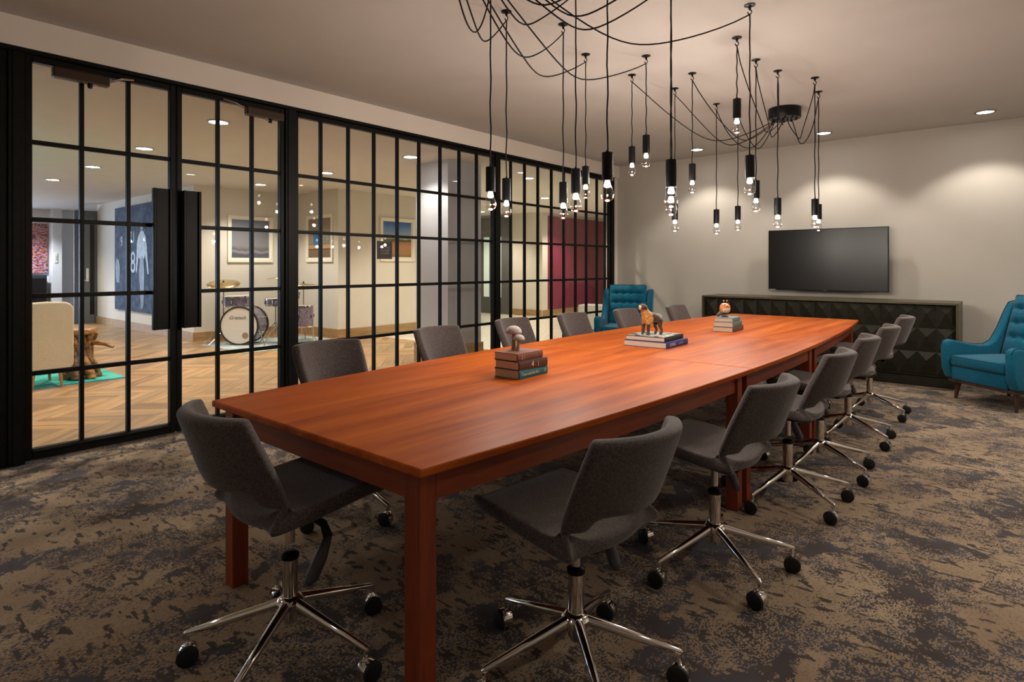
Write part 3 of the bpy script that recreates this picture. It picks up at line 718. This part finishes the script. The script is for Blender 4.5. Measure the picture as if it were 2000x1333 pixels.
book('teal book with pale lettering, bottom of the mushroom stack', -1.915, 2.335, TH+.0003, .155, .235, .043, .03, cov('teal cover', (.02, .17, .19)), g1, txt=[('Town and the Art', .019, -.03, tan_), ('O', .022, .095, (.45, .6, .65))])
book('dark brown book with gilt bars, middle of the mushroom stack', -1.912, 2.332, TH+.0436, .155, .225, .041, .0, cov('brown cover', (.085, .035, .022)), g1, txt=[('4', .04, -.01, tan_), ('|', .03, .035, tan_)])
book('worn red brown book, top of the mushroom stack', -1.925, 2.325, TH+.0849, .148, .205, .037, .02, cov('red brown cover', (.20, .075, .05)), g1, txt=[('|| |', .028, -.06, (.6, .42, .2)), ('Hill', .016, .05, (.38, .2, .15))])
book('thick blue book with white title, under the dog figurine', -1.93, 3.842, TH+.0003, .315, .345, .040, .02, cov('blue cover', (.03, .045, .20)), g2, txt=[('LIVING', .030, -.08, (.55, .58, .75)), ('GARDENS', .017, .05, (.35, .35, .5))])
bt = book('thin black book with pictured cover, directly under the dog figurine', -1.94, 3.842, TH+.0406, .285, .315, .031, .05, cov('black cover', (.012, .012, .014)), g2)
mc = noisy('printed cover picture', (.05, .06, .06), (.62, .62, .58), 22, .25, lo=.46, hi=.5)
MB().box((-.135, -.15, .0312), (.135, .15, .0318)).build('cover_picture', mc, bt)
book('dark brown book, bottom of the small far stack', -1.882, 5.085, TH+.0003, .165, .30, .041, .07, cov('dark spine', (.10, .07, .05)), g3)
book('grey green book, middle of the small far stack', -1.884, 5.08, TH+.0416, .16, .28, .041, .10, cov('green cover', (.10, .19, .17)), g3)
book('blue green book, top of the small far stack', -1.884, 5.07, TH+.0829, .15, .24, .034, .12, cov('blue green cover', (.10, .20, .22)), g3)
# mushrooms
mu = thing('mushroom_ornament', 'pale pair of mushrooms ornament on the near book stack', 'ornament', (-1.955, 2.335, TH+.122))
capm = noisy('speckled pale cap', (.36, .30, .27), (.62, .54, .50), 260, .8, detail=1); stm = noisy('carved stem', (.34, .22, .12), (.55, .42, .28), 40, .7, stretch=(1, 1, .2))
for (cx, cy, h, r, lean) in ((-.012, .012, .088, .042, -.006), (.020, .0, .056, .031, .006)):
    st = MB().tube([(cx, cy, 0), (cx+lean*.3, cy, h*.25), (cx+lean, cy, h*.7), (cx+lean, cy, h)], [r*.42, r*.32, r*.22, r*.24], 14).build('stem', stm, mu, smooth='auto')
    MB().lathe([(0, h+r*.0), (r*.5, h-r*.10), (r*.92, h-r*.14), (r, h-r*.05), (r*.97, h+r*.18), (r*.82, h+r*.46), (r*.55, h+r*.68), (r*.25, h+r*.78), (0, h+r*.80)], 26, (cx+lean, cy, 0)).build('cap', capm, mu, smooth=True)
# dog figurine, skin-grown
def skin(name, nodes, edges, mats, parent, sub=2, label=None, pick=None):
    me = bpy.data.meshes.new(name); me.from_pydata([q[:3] for q in nodes], edges, [])
    o = bpy.data.objects.new(name, me); COL.objects.link(o); o.parent = parent
    o.modifiers.new('k', 'SKIN')
    for i, q in enumerate(nodes): me.skin_vertices[0].data[i].radius = (q[3], q[4] if len(q) > 4 else q[3])
    me.skin_vertices[0].data[0].use_root = True
    s = o.modifiers.new('u', 'SUBSURF'); s.levels = sub; s.render_levels = sub
    bake(o); me = o.data; me.materials.clear()
    for m_ in mats: me.materials.append(m_)
    me.polygons.foreach_set('use_smooth', [True]*len(me.polygons))
    if pick:
        for p in me.polygons: p.material_index = pick(p.center)
    if label: o['label'] = label
    return o
dg_ = thing('dog_figurine', 'brown and orange standing dog figurine on the blue and black books', 'ornament', (-1.935, 3.80, TH+.0725), math.radians(62))
# local: +x rump, -x head/chest
S_ = .98
dn = [(.035, 0, .125, .030), (.0, 0, .122, .031), (-.045, 0, .122, .036, .034), (-.060, 0, .150, .029), (-.068, 0, .178, .022), (-.076, -.002, .200, .030), (-.098, -.010, .196, .021), (-.116, -.016, .190, .015),
      (-.050, .028, .085, .014), (-.054, .031, .045, .0105), (-.056, .032, .012, .011), (-.070, .033, .007, .010),
      (-.050, -.028, .085, .014), (-.054, -.031, .045, .0105), (-.056, -.032, .012, .011), (-.070, -.033, .007, .010),
      (.050, .026, .095, .018), (.043, .030, .058, .012), (.060, .031, .034, .0085), (.052, .031, .008, .010), (.040, .031, .006, .009),
      (.050, -.026, .095, .018), (.043, -.030, .058, .012), (.060, -.031, .034, .0085), (.052, -.031, .008, .010), (.040, -.031, .006, .009), (.070, 0, .138, .007), (.082, 0, .120, .004)]
dn = [tuple([S_*k for k in q[:3]]+[S_*k*(1.16 if q[2] > .07 else 1.1) for k in q[3:]]) for q in dn]
de = [(0, 1), (1, 2), (2, 3), (3, 4), (4, 5), (5, 6), (6, 7), (2, 8), (8, 9), (9, 10), (10, 11), (2, 12), (12, 13), (13, 14), (14, 15), (0, 16), (16, 17), (17, 18), (18, 19), (19, 20), (0, 21), (21, 22), (22, 23), (23, 24), (24, 25), (0, 26), (26, 27)]
dbr = noisy('brindle glaze', (.030, .018, .010), (.085, .048, .022), 60, .45, coat=.1); dor = noisy('orange glaze', (.35, .12, .025), (.62, .33, .10), 80, .35, coat=.3); dcr = mat('cream glaze', (.62, .45, .3), .35)
def dpick(c):
    if c.x < -.106: return 2
    if c.x < -.016 and c.z > .075 and not (c.z > .176 and c.x < -.060): return 1
    return 0
body = skin('body', dn, de, [dbr, dor, dcr], dg_, 2, pick=dpick)
for s in (-1, 1):
    MB().add([(-.066, s*.008-.004, .214), (-.084, s*.020-.004, .212), (-.060, s*.026-.004, .205), (-.072, s*.024-.006, .248)], [(0, 1, 2), (0, 3, 1), (1, 3, 2), (2, 3, 0)]).build('ear', dbr, body, subsurf=1, smooth=True)
    MB().lathe([(0, .004), (.004, .002), (.0045, -.002), (0, -.004)], 10, (-.096, s*.015-.009, .206)).build('eye', M['black'], body, smooth=True)
MB().lathe([(0, .005), (.006, .002), (.006, -.002), (0, -.004)], 10, (-.129, -.018, .195)).build('nose', M['black'], body, smooth=True)
# orange bird
bd = thing('bird_figurine', 'rounded orange and cream ceramic bird on the small far book stack', 'ornament', (-1.895, 5.05, TH+.1171), math.radians(40))
bo = noisy('orange glaze mottled', (.42, .10, .02), (.75, .33, .10), 45, .3, coat=.4); bc_ = noisy('cream glaze mottled', (.55, .42, .28), (.78, .66, .48), 60, .35)
bn = [(0, 0, .030, .034), (0, .0, .060, .050), (0, -.004, .096, .046), (0, -.008, .118, .030)]
def bpick(c): return 1 if (c.y < -.022 and c.z < .078 and abs(c.x) < .030) else 0
bb_ = skin('body', bn, [(1, 0), (1, 2), (2, 3)], [bo, bc_], bd, 3, pick=bpick)
MB().lathe([(0, 0), (.026, 0), (.030, .006), (.024, .014), (0, .018)], 20).build('base', mat('dark base glaze', (.05, .03, .02), .4), bd, smooth='auto')
for s in (-1, 1):
    MB().lathe([(0, .010), (.004, .006), (.008, .0), (0, -.006)], 10, (s*.013, -.008, .136)).build('ear_tuft', bo, bb_, smooth=True)
    MB().lathe([(0, .004), (.006, .002), (.006, -.002), (0, -.004)], 12, (s*.018, -.049, .106)).build('eye', M['black'], bb_, smooth=True)
    MB().add([(s*.040, -.010, .085), (s*.047, .02, .07), (s*.036, .03, .03), (s*.044, -.012, .045), (s*.050, .005, .06)], [(0, 1, 4), (1, 2, 4), (2, 3, 4), (3, 0, 4), (0, 3, 2, 1)]).build('wing', mat('rust wing glaze', (.30, .07, .03), .35), bb_, subsurf=2, smooth=True)
MB().lathe([(0, .010), (.005, .004), (.006, -.003), (0, -.010)], 10, (0, -.053, .094)).build('beak', mat('beak', (.16, .08, .03), .4), bb_, smooth=True)
MB().tube([(-.02, .03, .035), (-.035, .05, .018), (-.045, .065, .004)], [.018, .016, .009], 10).build('tail', mat('grey tail glaze', (.16, .12, .09), .45), bb_, smooth=True)

# ------------------------------------------------------------------ lounge furniture
def cream_chair(y, label):
    t = thing('lounge_chair', label, 'chair', (-8.08, y, 0), PI/2, 'cream high-backed lounge chairs')
    # local +y = front (away from the partition)
    n_ = 10; w_, zb, zt2 = .228, .17, .935
    poly = []
    def arc(cx, cz, r, a0, a1):
        for k in range(n_+1):
            a = a0+(a1-a0)*k/n_; poly.append((cx+r*math.cos(a), cz+r*math.sin(a)))
    arc(w_-.09, zt2-.11, .09, 0, PI/2); 
    poly.append((0, zt2-.013)); arc(-w_+.09, zt2-.11, .09, PI/2, PI); arc(-w_+.07, zb+.09, .07, PI, 1.5*PI); arc(w_-.07, zb+.09, .07, 1.5*PI, 2*PI)
    m = MB().prism(poly, -.045, .045); m.v = [(x, -z_-.24, y_) for x, y_, z_ in m.v]
    m.build('backrest', M['cream'], t, bevel=.02, seg=4, smooth='auto')
    MB().box((-.225, -.19, .34), (.225, .26, .46)).build('seat', M['cream'], t, bevel=.035, seg=4, smooth='auto')
    MB().box((-.20, -.20, .28), (.20, .22, .345)).build('seat_frame', M['brownleg'], t, bevel=.01)
    for sx in (-1, 1):
        for yy in (-.22, .22):
            MB().tube([(sx*.10, yy, .30), (sx*.13, yy*1.12, 0.009)], [.022, .013], 10).build('leg', M['brownleg'], t, smooth='auto')
    return t
cream_chair(1.645, 'cream upholstered high-backed chair seen through the left door, beside the tree root stool')
cream_chair(1.165, 'cream upholstered high-backed chair at the left edge of the photo, behind the partition')
rg = MB().box((-10.4, -1.0, .0003), (-7.93, 2.40, .009)).build('area_rug', M['rug']); tag(rg, 'turquoise area rug on the herringbone floor under the cream chairs', 'rug')
MB().box((-7.93, -1.0, .0003), (-7.90, 2.40, .0092)).build('binding', M['rug_blue'], rg)
# root stool
rs = thing('root_stool', 'tree root stool with a flat polished top beside the cream chair', 'stool', (-8.30, 2.06, .009))
top = []
for k in range(26):
    a = 2*PI*k/26; r = .165+.022*math.sin(3*a+1)+.014*math.sin(7*a); top.append((r*math.cos(a), r*1.05*math.sin(a)))
MB().prism(top, .50, .565).build('stool_top', M['root'], rs, bevel=.015, seg=3, smooth='auto')
rd = random.Random(3)
for k in range(11):
    a = 2*PI*k/11+rd.uniform(-.2, .2); r0 = rd.uniform(.10, .17); r1 = rd.uniform(.05, .12); r2 = rd.uniform(.15, .22)
    tw = rd.uniform(.3, 1.1); q = rd.uniform(.022, .042)
    MB().tube([(r0*math.cos(a), r0*math.sin(a), .51), (r1*math.cos(a+tw*.5), r1*math.sin(a+tw*.5), .38), (r1*1.1*math.cos(a+tw), r1*1.1*math.sin(a+tw), .24), (r2*.85*math.cos(a+tw*1.2), r2*.85*math.sin(a+tw*1.2), .10), (r2*math.cos(a+tw*1.3), r2*math.sin(a+tw*1.3), .0)], [q, q*.9, q*1.1, q*1.5, q*1.3], 9).build('root', M['root'] if k % 2 else M['rootdark'], rs, smooth='auto')
MB().tube([(.05, .1, .40), (.12, .2, .38), (.19, .27, .34)], [.03, .026, .02], 9).build('root', M['root'], rs, smooth='auto')
MB().lathe([(.19, 0), (.20, .03), (.15, .10), (.10, .24), (.09, .38), (.13, .505)], 14).build('trunk', M['rootdark'], rs, smooth=True)

# drum kit
dr_rug = MB().box((-10.25, 4.20, .0003), (-8.75, 6.0, .010)).build('drum_rug', M['drumrug'], rz=0)
tag(dr_rug, 'pale grey blue rug under the drum kit', 'rug')
spk = noisy('sparkle drum wrap', (.05, .045, .09), (.42, .36, .46), 70, .25, .4, detail=2, coat=.3)
headm = mat('white drum head', (.66, .61, .55), .45); hoopm = mat('black drum hoop', (.02, .015, .012), .35)
RX = Matrix.Rotation(PI/2, 3, 'X')   # lathe z -> -y
bdm = thing('bass_drum', 'bass drum with a cream front head and black hoop, facing the partition', 'drum', (-9.68, 4.56, .010), math.radians(41))
R_ = .315
def ydrum(mb, prof, c): return mb.lathe(prof, 40, c, RX)
ydrum(MB(), [(R_-.018, .0), (R_-.012, .0), (R_-.012, -.40), (R_-.018, -.40)], (0, 0, R_)).build('shell', spk, bdm, smooth='auto')
ydrum(MB(), [(0, .012), (R_-.022, .012), (R_-.018, .004), (0, .004)], (0, 0, R_)).build('front_head', headm, bdm)
ydrum(MB(), [(0, -.41), (R_-.02, -.41), (R_-.02, -.402), (0, -.402)], (0, 0, R_)).build('rear_head', headm, bdm)
for yy in (.022, -.385): ydrum(MB(), [(R_-.022, yy), (R_, yy), (R_, yy-.04), (R_-.022, yy-.04), (R_-.022, yy)], (0, 0, R_)).build('hoop', hoopm, bdm, smooth='auto')
hole = thing
ydrum(MB(), [(0, .0135), (.052, .0135), (.052, .0125), (0, .0125)], (.10, 0, R_-.16)).build('port_hole', mat('tan port', (.30, .19, .10), .6), bdm, label='round tan port hole in the front head')
text('Gretsch', .085, hoopm, bdm, (-.03, -.0135, R_+.13), (PI/2, 0, 0), 'logo', .0004, shear=.35)
for k in range(8):
    a = 2*PI*(k+.5)/8
    MB().tube([((R_+.004)*math.cos(a), -.01, R_+(R_+.004)*math.sin(a)), ((R_+.004)*math.cos(a), .40, R_+(R_+.004)*math.sin(a))], .005, 6).build('tension_rod', M['chrome'], bdm)
    MB().tube([((R_-.002)*math.cos(a), .16, R_+(R_-.002)*math.sin(a)), ((R_-.002)*math.cos(a), .24, R_+(R_-.002)*math.sin(a))], .014, 8).build('lug', M['chrome'], bdm)
for s in (-1, 1): MB().tube([(s*(R_-.03), .07, R_*.72), (s*(R_+.14), -.08, .003)], [.011, .008], 8).build('spur', M['chromedark'], bdm)
def drum(name, label, loc, r, z0, z1, legs=None, tilt=0):
    t = thing(name, label, 'drum', loc, 0, 'sparkle drums of the kit')
    mt = Matrix.Rotation(tilt, 3, 'X'); zc = (z0+z1)/2
    def q(m, prof): return m.lathe([(a, b-zc) for a, b in prof], 32, (0, 0, zc), mt)
    q(MB(), [(r-.004, z0), (r, z0+.003), (r, z1-.003), (r-.004, z1)]).build('shell', spk, t, smooth='auto')
    q(MB(), [(0, z1), (r, z1), (r, z1+.002), (0, z1+.002)]).build('head', headm, t)
    for zz_ in (z0, z1-.018): q(MB(), [(r+.002, zz_-.002), (r+.010, zz_-.002), (r+.010, zz_+.022), (r+.002, zz_+.022), (r+.002, zz_-.002)]).build('rim', M['chrome'], t, smooth='auto')
    for k in range(6):
        a = 2*PI*k/6+.3; p = mt @ Vector(((r+.012)*math.cos(a), (r+.012)*math.sin(a), 0))
        MB().box((p.x-.008, p.y-.008, zc+p.z-.03), (p.x+.008, p.y+.008, zc+p.z+.03)).build('lug', M['chrome'], t)
    if legs:
        for k in range(3):
            a = 2*PI*k/3+.5; MB().tube([((r+.02)*math.cos(a), (r+.02)*math.sin(a), z0+.12), ((r+.022)*math.cos(a), (r+.022)*math.sin(a), .0)], .007, 6).build('leg', M['chrome'], t)
    return t
def tripod(t, ztop, spread=.27, r=.010):
    MB().tube([(0, 0, .16), (0, 0, ztop)], r, 8).build('pole', M['chromedark'], t)
    MB().lathe([(.018, .30), (.022, .31), (.022, .34), (.018, .35)], 10).build('collar', M['chrome'], t)
    for k in range(3):
        a = 2*PI*k/3+.4; MB().tube([(0, 0, .34), (spread*.55*math.cos(a), spread*.55*math.sin(a), .20), (spread*math.cos(a), spread*math.sin(a), .006)], .008, 6).build('leg', M['chromedark'], t)
tm = drum('tom_drum', 'wide sparkle tom drum just above the bass drum', (-10.30, 4.80, .010), .215, .60, .77, tilt=.05)
MB().tube([(.12, -.05, .45), (.12, -.05, .62)], .010, 8).tube([(-.16, -.05, .0), (-.16, -.05, .62)], .008, 8).tube([(.12, .14, .0), (.12, .14, .62)], .008, 8).build('mount', M['chrome'], tm)
drum('tom_drum', 'small sparkle tom drum at the right of the kit', (-9.66, 5.46, .010), .13, .70, .85, tilt=.2)
drum('floor_tom', 'sparkle floor tom behind the right of the bass drum', (-9.25, 5.42, .010), .19, .26, .62, legs=True)
sn_ = drum('snare_drum', 'sparkle snare drum on a chrome stand behind the bass drum', (-9.56, 5.12, .010), .16, .62, .74); tripod(sn_, .62)
def cymbal(label, x, y, h, r, tx, ty):
    t = thing('cymbal_stand', label, 'cymbal', (x, y, .010), 0, 'brass cymbals on tripod stands')
    tripod(t, h)
    mt = Matrix.Rotation(tx, 3, 'X') @ Matrix.Rotation(ty, 3, 'Y')
    MB().lathe([(0, .020), (.02, .018), (.035, .006), (r*.6, .0), (r, -.012), (r, -.014), (r*.6, -.003), (.035, .003), (0, .012)], 36, (0, 0, h), mt).build('cymbal', mat('brass cymbal', (.55, .40, .17), .28, .9), t, smooth=True)
    MB().lathe([(0, .0), (.012, 0), (.012, .022), (.008, .034), (0, .034)], 10, (0, 0, h+.014)).build('wing_nut', M['black'], t)
    return t
cymbal('tilted brass cymbal at the left of the drum kit', -10.12, 4.50, 1.00, .255, .16, .24)
cymbal('brass cymbal left of the tall black post', -9.34, 5.08, 1.10, .22, .05, -.04)
cymbal('brass cymbal right of the tall black post', -9.33, 5.50, .98, .22, .02, .0)

# pictures
def picture(label, loc, rz, w_, h, art):
    t = thing('framed_picture', label, 'picture', loc, rz, 'white framed pictures on the lounge walls')
    fw = .045
    m = MB().box((-w_/2, -.03, -h/2), (-w_/2+fw, 0, h/2)).box((w_/2-fw, -.03, -h/2), (w_/2, 0, h/2)).box((-w_/2+fw, -.03, -h/2), (w_/2-fw, 0, -h/2+fw)).box((-w_/2+fw, -.03, h/2-fw), (w_/2-fw, 0, h/2))
    m.build('frame', M['frame'], t, bevel=.003)
    MB().box((-w_/2+fw, -.012, -h/2+fw), (w_/2-fw, 0, h/2-fw)).build('mount', M['mount'], t)
    MB().box((-w_/2+.075, -.0135, -h/2+.085), (w_/2-.075, -.0121, h/2-.065)).build('artwork', art, t)
    return t
def bands(name, stops, wob=.05, scale=3, det=5):
    m = mat(name, (.5, .5, .5), .5); n = NT(m); tc = n.n('ShaderNodeTexCoord'); sp = n.n('ShaderNodeSeparateXYZ'); n.l(tc.outputs['Generated'], sp.inputs[0])
    f = n.math('ADD', sp.outputs[2], n.math('MULTIPLY', n.math('SUBTRACT', n.noise(tc.outputs['Object'], scale, det), .5), wob)); n.base(n.ramp(f, stops)); return m
a1 = bands('stormy sea print', [(0, (.10, .11, .14)), (.08, (.07, .07, .09)), (.16, (.25, .25, .28)), (.22, (.10, .10, .11)), (.32, (.20, .20, .21)), (.62, (.16, .17, .19)), (.9, (.13, .15, .20)), (1, (.12, .15, .2))], .22, 4)
a3 = bands('field and sky print', [(0, (.20, .12, .04)), (.1, (.33, .18, .06)), (.3, (.45, .22, .12)), (.42, (.36, .19, .08)), (.44, (.10, .10, .03)), (.50, (.12, .11, .04)), (.52, (.42, .47, .42)), (.7, (.18, .30, .50)), (.9, (.04, .14, .42)), (1, (.03, .10, .3))], .10, 8)
a2 = bands('courtyard print', [(0, (.14, .10, .06)), (.18, (.18, .11, .06)), (.22, (.05, .03, .02)), (.24, (.50, .30, .15)), (.33, (.42, .25, .14)), (.34, (.10, .06, .04)), (.36, (.32, .22, .14)), (.7, (.30, .24, .17)), (1, (.22, .18, .13))], .03, 8)
picture('white framed stormy grey seascape above the drum kit', (-10.8, 5.294, 1.79), PI/2, .85, .845, a1)
p2 = picture('white framed picture with a blue doorway, in the alcove', (-9.95, 6.2, 1.815), 0, .89, .88, a2)
MB().box((-.20, -.0145, -.12), (.05, -.0136, .16)).build('artwork_detail', mat('blue doorway print', (.035, .16, .38), .5), p2, label='blue painted doorway')
MB().box((.13, -.0145, -.10), (.34, -.0136, .12)).build('artwork_detail', noisy('grey green print', (.14, .17, .13), (.3, .32, .27), 12), p2)
picture('white framed landscape of blue sky over orange field, left of the pale column', (-9.35, 7.543, 1.815), PI/2, .845, .845, a3)
# mural
mr = thing('mural_panel', 'large blue mural canvas with a pale standing figure and the number 8', 'artwork', (-13.70, 4.296, 1.455))
mb_ = noisy('mural blue', (.016, .030, .065), (.06, .10, .18), 5, .7, spec=.2, detail=8, stretch=(1, 1, 1.5))
MB().box((-1.055, -.03, -1.075), (1.055, 0, 1.075)).build('canvas', mb_, mr)
pale = noisy('mural pale paint', (.30, .38, .45), (.46, .54, .6), 14, .5); dk = noisy('mural dark paint', (.035, .05, .07), (.09, .10, .12), 12, .5)
def flat(poly, m_, name, d=.032):
    m = MB().prism(poly, 0, .002); m.v = [(x, -d-z_, y_) for x, y_, z_ in m.v]; return m.build(name, m_, mr)
flat([(.28, .30), (.36, .44), (.46, .52), (.54, .56), (.64, .52), (.76, .42), (.82, .22), (.86, -.05), (.92, -.30), (.86, -.32), (.78, -.06), (.72, .06), (.66, -.02), (.56, .04), (.46, -.02), (.36, .02), (.32, -.12), (.26, -.30), (.22, -.26), (.26, .02)], pale, 'painted_figure')
flat([(.46, -.02), (.56, .04), (.66, -.02), (.70, -.30), (.66, -.90), (.62, -1.0), (.50, -1.0), (.46, -.6), (.40, -.30)], dk, 'painted_figure', .0345)
flat([(.47, .58), (.50, .68), (.56, .72), (.62, .68), (.64, .58), (.56, .54)], dk, 'painted_figure', .0345)
flat([(-1.0, -.15), (-.92, .0), (-.78, -.02), (-.70, -.2), (-.74, -.5), (-.92, -.5)], dk, 'painted_figure', .0345)
text('8', .62, pale, mr, (.05, -.032, -.10), (PI/2, 0, 0), 'painted_number', .001)
text('9', .30, pale, mr, (-.62, -.032, .35), (PI/2, 0, 0), 'painted_number', .001)
text('U', .34, pale, mr, (.02, -.032, .42), (PI/2, 0, 0), 'painted_letter', .001)
# far left: colourful panel, cabinet, pilaster
cm = mat('multicoloured panel', (.4, .1, .1), .5); n = NT(cm)
vo = n.n('ShaderNodeTexVoronoi'); vo.inputs['Scale'].default_value = 26; n.l(n.coord((1, 1, 2.2)), vo.inputs['Vector'])
se = n.n('ShaderNodeSeparateColor'); n.l(vo.outputs['Color'], se.inputs[0])
n.base(n.ramp(se.outputs[0], [(0, (.45, .06, .05)), (.2, (.55, .30, .28)), (.4, (.10, .07, .22)), (.55, (.5, .18, .05)), (.7, (.03, .02, .04)), (.85, (.40, .25, .35)), (1, (.12, .2, .45))], 'CONSTANT'))
ap = thing('colourful_artwork', 'tall multicoloured patterned panel on the distant lounge wall at far left', 'artwork', (-18.55, 3.47, 1.74))
MB().box((-.05, -.46, -.62), (0, .44, .62)).build('canvas', cm, ap)
cb = thing('dark_cabinet', 'low dark cabinet below the multicoloured panel', 'cabinet', (-18.35, 3.47, 0))
MB().box((-.2, -.40, 0), (.1, .36, 1.08)).build('body', mat('dark blue cabinet', (.03, .035, .05), .4), cb, bevel=.01)
MB().box((.1, -.38, .1), (.11, -.03, 1.0)).build('door', M['black'], cb); MB().box((.1, -.01, .1), (.11, .34, 1.0)).build('door', M['black'], cb)
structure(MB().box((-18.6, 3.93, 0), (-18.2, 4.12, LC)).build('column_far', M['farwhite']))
sw = thing('wall_plate', 'small pale rectangular plate on the white column beside the multicoloured panel', 'wall plate', (-18.199, 4.0, 1.50))
MB().box((.0005, -.03, -.12), (.012, .03, .12)).build('plate', M['frame'], sw, bevel=.003)
MB().box((.012, -.015, -.05), (.016, .015, .05)).build('rocker', M['white'], sw)
# white bench beyond the partition
bn_ = thing('white_bench', 'low white block bench on the pale floor beyond the partition, left of the blue armchair', 'bench', (-6.37, 10.3, 0), .2)
MB().box((-.4, -.22, .04), (.4, .22, .52)).build('body', M['white'], bn_, bevel=.008); MB().box((-.36, -.18, 0), (.36, .18, .04)).build('plinth', M['greydoor'], bn_)
